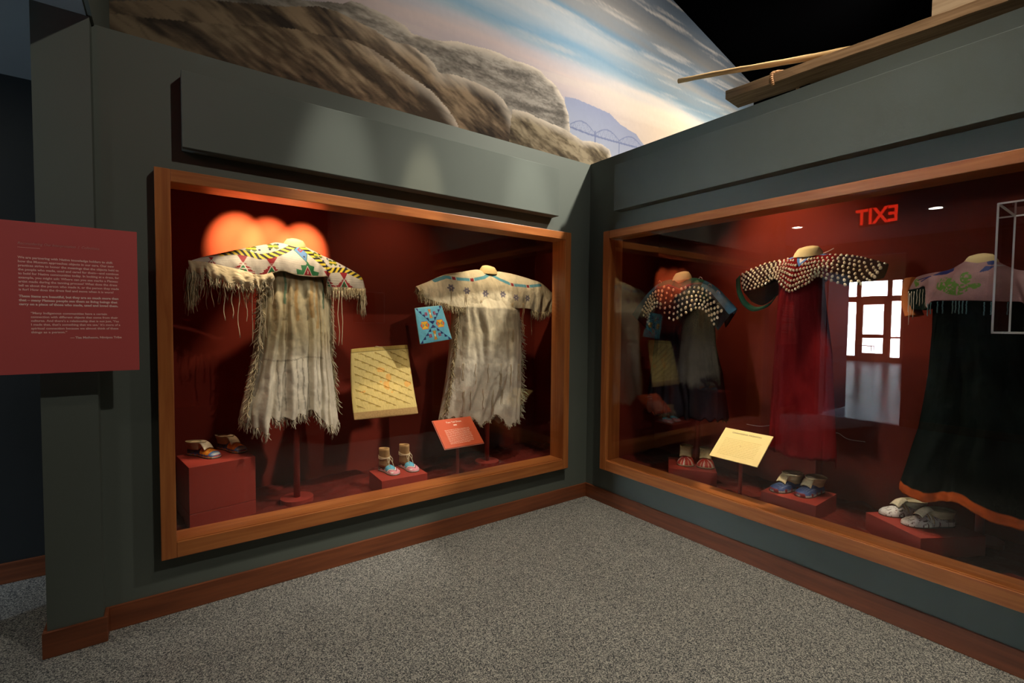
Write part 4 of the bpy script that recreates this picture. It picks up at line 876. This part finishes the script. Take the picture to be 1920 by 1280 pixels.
o, pt5, (CV5, ir5) = cape('beaded_yoke', D5T, D5B, [.03, .04, .06, .08, .10, .12, .12, .12, .12, .10, .08, .06, .04, .03], D5, BEAD, d5col, 480, 90, 30, .85, .004, 34)
def d5body(U, Z, TH, V):
    c = np.array((.006, .009, .008))*(.8+.5*fbm(U*12, Z*5, 8, 3))[..., None]*np.ones(U.shape+(3,))
    m_ = (V > .955); c = np.where(m_[..., None], np.array((.42, .075, .012))*(.7+.6*fbm(U*30, Z*60, 6, 3))[..., None], c); return c
D5L = [(-.150, 1.70), (-.158, 1.635), (-.155, 1.479), (-.163, 1.25), (-.194, .957), (-.267, .629)]; D5R = [(.19, 1.70), (.19, 1.624), (.204, 1.486), (.236, 1.287), (.311, 1.049), (.397, .622)]
D5H = [(-.267, .600), (-.183, .592), (-.13, .588), (-.084, .602), (-.011, .642), (.05, .630), (.108, .602), (.16, .58), (.218, .562), (.40, .58)]
o, BV5 = body('skirt', D5L, D5R, D5H, 1.70, D5, CLOTH, d5body, (.05, .085, .11, .15, .20), 5, .07, 41, 300, 150, hemw=.12)
GS = attr('beaded_strands', .4, 300, .3, .05, .4)
for i, (x, z, z2) in enumerate([(-.152, 1.621, 1.556), (-.141, 1.626, 1.565), (-.114, 1.629, 1.571), (-.086, 1.631, 1.567), (-.048, 1.63, 1.567), (-.037, 1.629, 1.570), (-.024, 1.629, 1.564), (-.011, 1.629, 1.567), (.003, 1.628, 1.564), (.066, 1.621, 1.557), (.09, 1.622, 1.56), (.14, 1.62, 1.56)]):
    thong((x, -.155 if abs(x) < .1 else -.12, z), z-z2, D5, GS, (.12, .25, .27), r=.0026, seed=i, name='bead_strand')
cf = [(-.278, 1.765), (-.243, 1.770), (-.258, 1.694), (-.256, 1.623), (-.233, 1.562), (-.268, 1.553), (-.290, 1.637), (-.289, 1.695)]
V = [(x, -.045, z) for x, z in cf]+[(x+.03, .05, z) for x, z in cf]; n = len(cf)
o = mesh_obj('cuff', V, [tuple(range(n-1, -1, -1)), tuple(range(n, 2*n))]+[(i, (i+1) % n, n+(i+1) % n, n+i) for i in range(n)], paint('orange_cuff_silk', (.50, .13, .02), .6, .1, 200, .15), D5, smooth=False, bevel=.004); o['label'] = 'orange sleeve cuff'
sl = MB(); sl.add([(-.262, -.04, 1.70), (-.17, -.06, 1.715), (-.165, -.05, 1.60), (-.20, -.03, 1.59), (-.256, -.03, 1.60), (-.262, .05, 1.70), (-.17, .06, 1.715), (-.165, .05, 1.60), (-.20, .05, 1.59), (-.256, .05, 1.60)], [(4, 3, 2, 1, 0), (5, 6, 7, 8, 9), (0, 1, 6, 5), (1, 2, 7, 6), (2, 3, 8, 7), (3, 4, 9, 8), (4, 0, 5, 9)])
sl.build('sleeve', paint('dark_green_velvet', (.010, .028, .020), .95, .1), D5)
for i, (x, z, L) in enumerate([(-.248, 1.69, .11), (-.235, 1.69, .13), (-.225, 1.69, .15), (-.212, 1.70, .08), (-.200, 1.70, .09), (-.188, 1.70, .08), (-.176, 1.70, .10), (-.243, 1.68, .17)]): thong((x, -.065, z), L, D5, FRNG, (.42, .36, .26), r=.0014, seed=i+9, name='bead_strand')
form('dress_form', 'cream necked padded stand inside the black velvet dress', O5, RZ, 1.862, .018, .072, tor=(.08, .05), zlow=1.0, off=.27)

# ---------------------------------------------------------------- flat woven bag and beaded pouch
def quilt(name, q, bulge, thick, mat, parent, colf, n=160, mm=160, curve=0):
    """soft flat bag spanned by corners q = tl, tr, br, bl"""
    a = np.linspace(0, 1, n); A, Bv = np.meshgrid(a, np.linspace(0, 1, mm), indexing='ij'); q = np.array(q, float)
    P = ((1-A)*(1-Bv))[..., None]*q[0]+(A*(1-Bv))[..., None]*q[1]+(A*Bv)[..., None]*q[2]+((1-A)*Bv)[..., None]*q[3]
    nrm = np.cross(q[1]-q[0], q[3]-q[0]); nrm /= np.linalg.norm(nrm); nrm = nrm if nrm[1] < 0 else -nrm
    bu = bulge*(np.sin(A*pi)*np.sin(Bv*pi))**.5+.004*(fbm(A*6, Bv*6, 4, 3)-.5); P = P+nrm*bu[..., None]
    P[..., 0] += curve*np.sin(Bv*pi); 
    o = mesh_obj(name, P.reshape(-1, 3), grid_faces(n, mm), mat, parent, colf(A, Bv).reshape(-1, 3)); sm = o.modifiers.new('t', 'SOLIDIFY'); sm.thickness = thick; sm.offset = 0
    return o
WB = empty('woven_bag', (-1.66, .5, .80), 'flat cream woven bag with fine slanting brown pattern in the left case', 'bag')
def bagcol(A, B):
    base = np.array(s2l((206, 186, 120))); c = base*(.85+.3*fbm(A*90, B*26, 2, 3))[..., None]*np.ones(A.shape+(3,))
    k = (B*9.0 - A*4.1); fr = k % 1; st = (A*9+np.floor(k)*.5) % 1
    line = (fr < .085) & (B > .07) & (B < .86) & (A > .05) & (A < .96); tri = (fr > .055) & (fr < .30*(1-st)) & (B > .07) & (B < .86) & (A > .05) & (A < .96)
    c = np.where((tri)[..., None], c*np.array((.70, .66, .48)), c); c = np.where((line & (fbm(A*120, B*60, 5, 2) > .25))[..., None], c*np.array((.36, .28, .22)), c)
    pk = (fbm(A*9, B*9, 23, 2) > .72) & (B > .3) & (B < .7); c = np.where(pk[..., None], c*np.array((1.1, .8, .6)), c)
    c = np.where((B > .905)[..., None], np.array(s2l((168, 138, 92)))*(.7+.6*fbm(A*160, B*120, 7, 2))[..., None], c)
    c = np.where(((B < .055))[..., None], c*np.array((.72, .66, .5)), c); c = np.where(((B > .045) & (B < .058))[..., None], c*.5, c); return c
org = np.array((-1.66, .5, .80))
quilt('bag_body', [np.array(p)-org for p in ((-1.885, .48, 1.299), (-1.458, .48, 1.321), (-1.424, .36, .81), (-1.902, .36, .815))], .022, .014, attr('woven_hemp', .85, 380, .6, .10, .1), WB, bagcol, curve=-.008)
MB().box((-.02, -.045, .28), (.02, .27, .32)).build('wall_bracket', RED, WB)
b = MB(); b.tube([(-.06, -.03, .508), (-.045, -.035, .520), (-.02, -.035, .514), (.0, -.035, .508), (.03, -.03, .512)], .0016, 5, (.6, .5, .3)); b.build('cord', FRNG, WB, smooth=True, cols=True)
PC = empty('beaded_pouch', (-1.33, .3, 1.34), 'small sky blue beaded flat pouch with dark blue cross steps and yellow hourglasses', 'pouch')
def pouchcol(A, B):
    c = np.array(s2l((96, 170, 190)))*(.9+.2*fbm(A*50, B*50, 3, 2))[..., None]*np.ones(A.shape+(3,)); x = A-.5; z = .5-B
    def put(m_, col):
        nonlocal c
        c = np.where(m_[..., None], np.array(s2l(col)), c)
    NB = (20, 34, 92); ax = np.abs(x); az = np.abs(z)
    # stepped dark triangles lying inside the top and bottom quarters, along the diagonals
    n = 5; inn = (az > ax); stp = np.floor(az*2*n)/(2*n)*1.0
    put(inn & (ax > stp-.004), NB); put((az < .085) & inn, NB)
    for sgn in (-1, 1):
        cx = .26*sgn; dx = x-cx; ad = np.abs(dx); az2 = np.abs(z)
        put((ad < .15) & (az2 < .10*(1-np.clip((ad-.09)/.06, 0, 1))), (200, 66, 50))
        put((ad < .095) & (az2 < .105), (236, 184, 40)); put((az2 < ad*.9) & (ad < .085), (180, 130, 70)); put((ad > .04) & (ad < .07) & (az2 < .022), (96, 150, 150)); put((az2 > .097) & (az2 < .110) & (ad < .11), (214, 90, 40))
        cz = .31*sgn; dz = z-cz; d2 = np.abs(dz)
        put((ax < .025+.035*(d2/.13)) & (d2 < .13), (150, 130, 60)); put((ax < .012+.02*(d2/.13)) & (d2 < .12), (214, 170, 60)); put((ax+d2*.5 < .02), (240, 240, 210)); put((ax < .02) & (np.abs(d2-.085) < .02), (200, 80, 50))
        for s2 in (-1, 1): ex = np.abs(x-s2*.15); put((ex < .042) & (d2 < .045) & ~((ex < (.045-d2)*.4) & (x*s2 > .15)), (150, 26, 60))
    put((ax > .49) | (az > .492), (110, 150, 140)); return c
org = np.array((-1.33, .3, 1.34))
quilt('pouch_body', [np.array(p)-org for p in ((-1.479, .3, 1.599), (-1.262, .3, 1.626), (-1.170, .3, 1.372), (-1.436, .3, 1.336))], .008, .010, attr('pouch_beadwork', .45, 500, .4, .06, .4, True), PC, pouchcol, 220, 220)
MB().box((-.012, .0, .13), (.012, .48, .15)).build('wall_bracket', RED, PC)

# ---------------------------------------------------------------- label cards on stands
def card(name, label, c0, w_, ang, rz, mat, edge, left, D=.20, H=.167):
    """c0 centre of the lower edge; the card leans back"""
    o = empty(name, (c0[0], c0[1], .30), label, 'label card', rz=rz)
    h0 = c0[2]-.30; L = sqrt(D*D+H*H); t = atan2(H, D)
    hw = w_/2
    q = [(-hw, 0, h0), (hw, 0, h0), (hw, D, h0+H), (-hw, D, h0+H)]; nrm = np.array((0, -sin(t), cos(t)))
    cp = MB().prism([tuple(np.array(p)-nrm*.006) for p in q], nrm*.006).build('card', mat, o)
    if edge: MB().prism([tuple(np.array(p)-nrm*.010) for p in [(-hw-.004, -.003, h0-.002), (hw+.004, -.003, h0-.002), (hw+.004, D+.003, h0+H+.002), (-hw-.004, D+.003, h0+H+.002)]], nrm*.0038).build('card_edge', edge, o)
    MB().tube([(0, D*.55, .0), (0, D*.55, h0+H*.5)], .012, 12).build('rod', REDPL, o); MB().tube([(0, D*.55, -.0), (0, D*.55, .05)], .05, 16).build('foot', REDPL, o)
    return cp, t, h0, nrm, L
RC = paint('vermilion_card', (.50, .072, .018), .5, .01, 100, .03)
rc, t, h0, nrm, L = card('label_card', 'orange red tilted label card with white print in front of the plain buckskin dress', (-1.191, .05, .598), .326, 0, 0, RC, paint('pale_red_edge', (.62, .22, .18), .5), True)
WP = paint('white_card_print', (.85, .62, .50), .6, 0, 50, 0)
def on_card(o, body_, x, v, size, mat, align='CENTER', width=None, maxh=1, t=t, h0=h0):
    return text_mesh('lettering', body_, size, mat, o, (x, v*cos(t)-sin(t)*.0006, h0+v*sin(t)+cos(t)*.0006), (t, 0, 0), align, .0004, .0002, width=width, maxh=maxh)
on_card(rc, 'Two Tail Dress', .0, L*.845, .021, WP)
MB().prism([(-.014, .735*L*cos(t), h0+.735*L*sin(t)), (.014, .735*L*cos(t), h0+.735*L*sin(t)), (.014, .775*L*cos(t), h0+.775*L*sin(t)), (-.014, .775*L*cos(t), h0+.775*L*sin(t))], nrm*.0012).build('emblem', WP, rc)
def lines(o, x0, x1, v0, v1, n, mat, seed, hgt=.0026, ragged=.05, dark=None):
    R = random.Random(seed); b = MB()
    for i in range(n):
        v = v0+(v1-v0)*i/(n-1); x = x0; xe = x1-R.random()*ragged*(x1-x0)
        if i == n-1: xe = x0+(x1-x0)*.8
        while x < xe:
            k = R.uniform(.006, .022); e = min(x+k, xe)
            c_, s_ = cos(t), sin(t); q = [(x, v*c_, h0+v*s_), (e, v*c_, h0+v*s_), (e, (v+hgt)*c_, h0+(v+hgt)*s_), (x, (v+hgt)*c_, h0+(v+hgt)*s_)]
            b.prism(q, nrm*.0007); x = e+R.uniform(.003, .005)
    return b.build('printed_lines', mat, o)
lines(rc, -.105, .105, L*.60, L*.125, 12, WP, 3)
YC = paint('yellow_card', (.88, .70, .30), .6, .01, 100, .03)
yc, t, h0, nrm, L = card('label_card', 'bright yellow tilted label card in the right case', (.05, -1.2915, .607), .328, 0, RZ, YC, None, False)
GP = paint('grey_card_print', (.30, .26, .14), .6, 0, 50, 0)
on_card(yc, 'CHANGING FASHION', 0, L*.86, .017, GP, width=.20, t=t, h0=h0)
lines(yc, -.125, .125, L*.66, L*.14, 11, paint('faint_card_print', (.66, .50, .18), .6, 0, 50, 0), 8, .0024)

# ---------------------------------------------------------------- plinths
def plinth(label, p0, p1, dep, ztop, zb=.30, seam=None):
    """p0 -> p1 front edge, dep vector length behind it"""
    p0 = np.array(p0); p1 = np.array(p1); e = (p1-p0); e2 = np.array((-e[1], e[0]))/np.linalg.norm(e)*dep; c = p0
    o = empty('plinth', (float(c[0]), float(c[1]), zb), label, 'plinth', 'red plinths under the moccasins') if seam else None
    q = [(0, 0), tuple(e), tuple(e+e2), tuple(e2)]; H_ = ztop-zb
    if seam:
        MB().prism([(x, y, seam+.002) for x, y in q], (0, 0, H_-seam-.002)).build('upper_block', REDPL, o, bevel=.002); MB().prism([(x, y, 0) for x, y in q], (0, 0, seam)).build('lower_block', REDPL, o, bevel=.002); return o
    ob = MB().prism([(x, y, 0) for x, y in q], (0, 0, H_)).build('plinth', REDPL, None, bevel=.002); ob.location = (float(c[0]), float(c[1]), zb)
    return tag(ob, label, 'plinth', 'red plinths under the moccasins')
plinth('tall red plinth at the left end of the left case', (-2.862, .25), (-2.522, .303), .34, .67, seam=.10)
plinth('low red plinth below the woven bag', (-1.796, .116), (-1.466, .105), .27, .43)
plinth('red plinth nearest the corner in the right case', (.091, -.775), (.29, -1.047), .33, .42)
plinth('red plinth right of the yellow card', (.176, -1.422), (.189, -1.744), .34, .42)
plinth('turned red plinth at the right end of the right case', (.327, -1.952), (.153, -2.244), .37, .42)

# ---------------------------------------------------------------- moccasins
SOLE = paint('dark_moccasin_sole', (.10, .06, .035), .8)
def moccasin(label, heel, toe, z, group, colf, cuff, L=None, W=.088, cufcol=(.55, .45, .26), cufh=.05, tongue=True, flare=.25, lace=False, H=.052, fill=None, tongcol=None, strap=None):
    heel = np.array(heel); toe = np.array(toe); d = toe-heel; Lr = np.linalg.norm(d); d = d/Lr; L = L or Lr; base = toe-d*L
    o = empty('moccasin', (float(base[0]), float(base[1]), z), label, 'moccasin', group, atan2(d[1], d[0]))
    n, mm = 110, 60; l = np.linspace(0, 1, n); ph = np.linspace(0, pi, mm); Lg, Pg = np.meshgrid(l, ph, indexing='ij')
    hw = W/2*np.interp(l, [0, .03, .10, .25, .42, .62, .74, .86, .94, .985, 1], [.05, .40, .62, .68, .70, .92, 1, .93, .70, .34, .03])
    hh = H*np.interp(l, [0, .03, .10, .25, .42, .55, .72, .86, .94, .985, 1], [.25, .80, 1, 1.02, 1.10, 1.02, .82, .66, .50, .32, .12])
    off = .006*np.sin(l*pi)
    X = Lg*L; Y = hw[:, None]*np.cos(Pg)+off[:, None]; Zz = .004+hh[:, None]*np.sin(Pg)**.75
    Zz = Zz + .0012*np.sin(Lg*90)*(Lg > .9)*0
    V = np.stack([X, Y, Zz], -1).reshape(-1, 3)
    mesh_obj('upper', V, grid_faces(n, mm), BEAD, o, colf(Lg, Pg, Y/W*2, Zz/H).reshape(-1, 3))
    # sole
    V = []; 
    for i in range(n): V += [(l[i]*L, hw[i]*1.04+off[i], .0), (l[i]*L, -hw[i]*1.04+off[i], 0), (l[i]*L, hw[i]*1.04+off[i], .006), (l[i]*L, -hw[i]*1.04+off[i], .006)]
    F = []
    for i in range(n-1):
        a = 4*i; b = a+4; F += [(a, a+1, b+1, b), (a+2, b+2, b+3, a+3), (a, b, b+2, a+2), (a+1, a+3, b+3, b+1)]
    F += [(0, 2, 3, 1), (4*n-4, 4*n-3, 4*n-1, 4*n-2)]
    mesh_obj('sole', V, F, SOLE, o, smooth=False)
    # cuff
    nT = 48; cx = .27*L; rx = .24*L; ry = W*.36; V = []; C = []; nz = 9
    for i in range(nz):
        k = i/(nz-1); fl = 1+flare*k**1.3
        for j in range(nT):
            a = 2*pi*j/nT; wv = 1+.04*sin(a*3+i*.3)*k
            V.append((cx+rx*fl*wv*cos(a), ry*fl*wv*sin(a), H*.78+cufh*k*(1+.10*cos(a+.4)*k*(1 if flare > .1 else .3))))
            C.append(np.array(cufcol)*(.75+.4*vnoise(j*.5, i*.8, 3)))
    F = [(i*nT+j, i*nT+(j+1) % nT, (i+1)*nT+(j+1) % nT, (i+1)*nT+j) for i in range(nz-1) for j in range(nT)]
    cu = mesh_obj('cuff', V, F, LEATH, o, np.array(C)); sm = cu.modifiers.new('t', 'SOLIDIFY'); sm.thickness = .004
    # paper form inside
    fc = fill or (.62, .52, .30); zf = H*.78+cufh*.72; V = [(cx, 0, zf+.014)]+[(cx+rx*(1+flare*.6)*.92*r_*cos(2*pi*j/nT), ry*(1+flare*.6)*.92*r_*sin(2*pi*j/nT), zf+.014*(1-r_*r_)) for r_ in (.5, 1) for j in range(nT)]
    F = [(0, 1+j, 1+(j+1) % nT) for j in range(nT)]+[(1+j, 1+nT+j, 1+nT+(j+1) % nT, 1+(j+1) % nT) for j in range(nT)]
    mesh_obj('stuffing', V, F, LEATH, o, np.array([fc]*len(V)))
    if tongue:
        tw = W*.30; A = np.linspace(0, 1, 16); Bq = np.linspace(-1, 1, 10); V = []; C = []
        x0, z0 = cx+rx*.85, H+cufh*.85; x1, z1 = L*.70, H*.98
        for a in A:
            for b_ in Bq: V.append((x0+(x1-x0)*a, tw*b_*(1+.15*a), z0+(z1-z0)*a+.010*sin(a*pi)+.006-.010*b_*b_)); C.append(np.array(tongcol or cufcol)*(.9+.3*vnoise(a*9, b_*5, 2)))
        tg = mesh_obj('tongue', V, grid_faces(16, 10), LEATH, o, np.array(C)); tg.modifiers.new('t', 'SOLIDIFY').thickness = .003
    if lace:
        b = MB(); zc = H*.78+cufh*.55; rr = 1+flare*.5
        for k in range(3):
            zz = zc-.006*k; b.tube([(cx+rx*rr*1.07*cos(a), ry*rr*1.12*sin(a), zz+.004*sin(a*2+k)) for a in np.linspace(0, 2*pi, 40)], .0018, 5, (.62, .50, .32), cap=False)
        fx = cx+rx*rr*1.1
        for sg_ in (-1, 1):
            b.tube([(fx, 0, zc), (fx+.008, sg_*.012, zc+.004), (fx+.012, sg_*.022, zc-.012), (fx+.016, sg_*.020, zc-.032), (fx+.012, sg_*.008, zc-.020), (fx, 0, zc)], .0018, 5, (.66, .54, .36))
            b.tube([(fx, 0, zc), (fx+.014, sg_*.010, zc-.02), (fx+.024, sg_*.018, zc-.045), (fx+.040, sg_*.014, zc-.062)], .0016, 5, (.66, .54, .36))
        b.build('lace', FRNG, cu, smooth=True, cols=True)
    if strap:
        b = MB()
        for x, col in strap: b.tube([(x*L, y, H*1.15*sqrt(max(0, 1-(y/(W*.46))**2))+.006) for y in np.linspace(-W*.44, W*.44, 16)], .0035, 5, col)
        b.build('strap', FRNG, o, smooth=True, cols=True)
    return o
def cA(l, p, y, z):
    c = np.ones(l.shape+(3,))*np.array(s2l((38, 60, 96)))
    n = fbm(l*20, p*6, 3, 3)
    def put(m_, col):
        nonlocal c
        c = np.where(m_[..., None], np.array(s2l(col)), c)
    put((l > .52)&(l < .86), (236, 156, 40)); put((l > .60) & (np.sin(l*60+y*6) > .75)&(l < .86), (220, 110, 40)); put((l > .84), (74, 110, 160)); put((l > .89), (150, 170, 186)); put((l > .93), (206, 208, 206))
    put((z < .42) & (l > .10), (70, 100, 150)); put((z < .32) & (np.sin(l*46) > .2), (200, 60, 56)); put((z < .24), (226, 176, 80)); put((z < .20)&(np.sin(l*40) > 0), (190, 200, 206)); put((l < .3)&(n > .55), (90, 120, 110)); return c
moccasin('orange and blue toed moccasin on the tall plinth, left of its pair', (-2.851, .595), (-2.71, .381), .67, 'orange and blue beaded moccasins', cA, 1, L=.255, cufcol=(.42, .33, .18), cufh=.045, flare=.30, tongcol=(.74, .66, .46))
moccasin('orange and blue toed moccasin on the tall plinth, right of its pair', (-2.694, .673), (-2.57, .427), .67, 'orange and blue beaded moccasins', cA, 1, L=.262, cufcol=(.42, .33, .18), cufh=.05, flare=.30, tongcol=(.60, .52, .34))
def cM(l, p, y, z):
    c = np.ones(l.shape+(3,))*np.array(s2l((90, 66, 44)))
    def put(m_, col):
        nonlocal c
        c = np.where(m_[..., None], np.array(s2l(col)), c)
    put((l > .46), (96, 176, 204)); put((l > .92-np.abs(y)*.28), (214, 140, 150)); v = l+np.abs(y)*.28
    put((np.abs(v-.925) < .022), (120, 30, 40)); put((np.abs(v-.885) < .02), (240, 240, 236)); put((np.abs(v-.85) < .014), (30, 30, 70)); put((z < .38) & (l > .2), (222, 150, 160)); put((z < .5)&(z > .38)&(np.sin(l*30) > .3)&(l > .2), (236, 232, 226)); put((np.abs(y) < .05)&(l > .5)&(l < .6), (24, 24, 60)); put((z < .25), (210, 200, 200)); return c
moccasin('laced high moccasin with pink and blue toe, left of its pair below the bag', (-1.711, .377), (-1.66, .176), .43, 'laced pink and blue moccasins', cM, 1, L=.21, W=.088, cufcol=(.34, .21, .09), cufh=.13, tongue=False, flare=-.06, lace=True, H=.046, fill=(.46, .34, .14))
moccasin('laced high moccasin with pink and blue toe, right of its pair below the bag', (-1.556, .405), (-1.524, .165), .43, 'laced pink and blue moccasins', cM, 1, L=.22, W=.088, cufcol=(.34, .21, .09), cufh=.135, tongue=False, flare=-.06, lace=True, H=.046, fill=(.46, .34, .14))
def cR1(l, p, y, z):
    c = np.ones(l.shape+(3,))*np.array(s2l((176, 46, 30)))
    a = np.arctan2(y, (l-.62)*2.4); r = np.hypot(y, (l-.62)*2.4)
    m_ = (np.abs(np.sin(a*3+.4)) < .14) & (r > .25) & (l > .5); c = np.where(m_[..., None], np.array(s2l((226, 220, 206))), c)
    m_ = (np.abs(np.sin(a*6)) < .2) & (r > .6) & (l > .6); c = np.where(m_[..., None], np.array(s2l((230, 200, 160))), c)
    c = np.where((l < .45)[..., None], np.array(s2l((120, 94, 60))), c); c = np.where((z < .2)[..., None], np.array(s2l((190, 170, 130))), c); return c
moccasin('red beaded moccasin with white rays nearest the corner', (.507, -.655), (.223, -.822), .42, 'red beaded moccasins', cR1, 1, L=.24, W=.125, cufcol=(.40, .29, .14), cufh=.075, flare=.10, tongue=True, fill=(.60, .50, .28), H=.062)
moccasin('red beaded moccasin with white rays half behind the yellow card', (.596, -.782), (.295, -.942), .42, 'red beaded moccasins', cR1, 1, L=.24, W=.125, cufcol=(.36, .26, .12), cufh=.07, flare=.14, tongue=True, fill=(.60, .50, .28), H=.062)
def cR2(l, p, y, z):
    n = fbm(l*30, y*12, 3, 2); c = np.ones(l.shape+(3,))*np.array(s2l((58, 78, 130)))*(.8+.5*n)[..., None]
    m_ = (np.sin(y*26) > .75) & (l > .5) & (l < .85); c = np.where(m_[..., None], np.array(s2l((110, 124, 150))), c)
    c = np.where((z < .28)[..., None], np.array(s2l((176, 176, 172))), c); c = np.where(((z < .45) & (np.sin(l*28) > .55))[..., None], np.array(s2l((130, 40, 44))), c); return c
moccasin('dark blue beaded moccasin with tan folded flap, left of its pair', (.455, -1.548), (.215, -1.470), .42, 'dark blue beaded moccasins', cR2, 1, L=.245, W=.10, cufcol=(.58, .47, .26), cufh=.065, flare=.35, tongcol=(.62, .52, .30), H=.058)
moccasin('dark blue beaded moccasin with tan folded flap, right of its pair', (.518, -1.656), (.259, -1.610), .42, 'dark blue beaded moccasins', cR2, 1, L=.25, W=.10, cufcol=(.58, .47, .26), cufh=.06, flare=.40, tongcol=(.62, .52, .30), H=.058)
def cR3(l, p, y, z):
    c = np.ones(l.shape+(3,))*np.array(s2l((222, 216, 206)))
    n = fbm(l*13, y*5+3, 9, 3); m_ = (np.abs(n-.5) < .018) & (l > .2); c = np.where(m_[..., None], np.array(s2l((96, 44, 40))), c)
    m_ = (vnoise(l*20, y*8, 4) > .86); c = np.where(m_[..., None], np.array(s2l((90, 70, 44))), c)
    c = np.where((l < .22)[..., None]&(z > .5)[..., None], np.array(s2l((130, 108, 84))), c); return c
SB = [(.50, (.60, .44, .22)), (.535, (.75, .66, .5)), (.57, (.55, .36, .18))]
moccasin('white beaded moccasin with tan collar, farther back of its pair', (.585, -2.174), (.352, -2.013), .42, 'white beaded moccasins', cR3, 1, L=.265, W=.092, cufcol=(.50, .42, .25), cufh=.04, flare=.25, tongcol=(.60, .52, .34), H=.056, strap=SB)
moccasin('white beaded moccasin with tan collar, nearer to the glass of its pair', (.526, -2.319), (.284, -2.132), .42, 'white beaded moccasins', cR3, 1, L=.275, W=.092, cufcol=(.50, .42, .25), cufh=.045, flare=.25, tongcol=(.60, .52, .34), H=.056, strap=SB)
CORD = [(.772, -1.003, .714), (.772, -1.108, .716), (.772, -1.188, .738), (.772, -1.247, .749), (.772, -1.396, .764), (.772, -1.484, .776), (.772, -1.499, .752), (.772, -1.603, .757), (.772, -1.641, .765), (.772, -1.699, .736), (.772, -1.797, .738)]
# thin pale cord hanging along the back of the right case
b = MB(); b.tube([tuple(p) for p in interp_pts(CORD, np.linspace(0, 1, 60))], .0022, 5, (.55, .40, .36))
tag(b.build('cord', FRNG, None, smooth=True, cols=True), 'thin pale cord trailing along the back of the right case', 'cord')
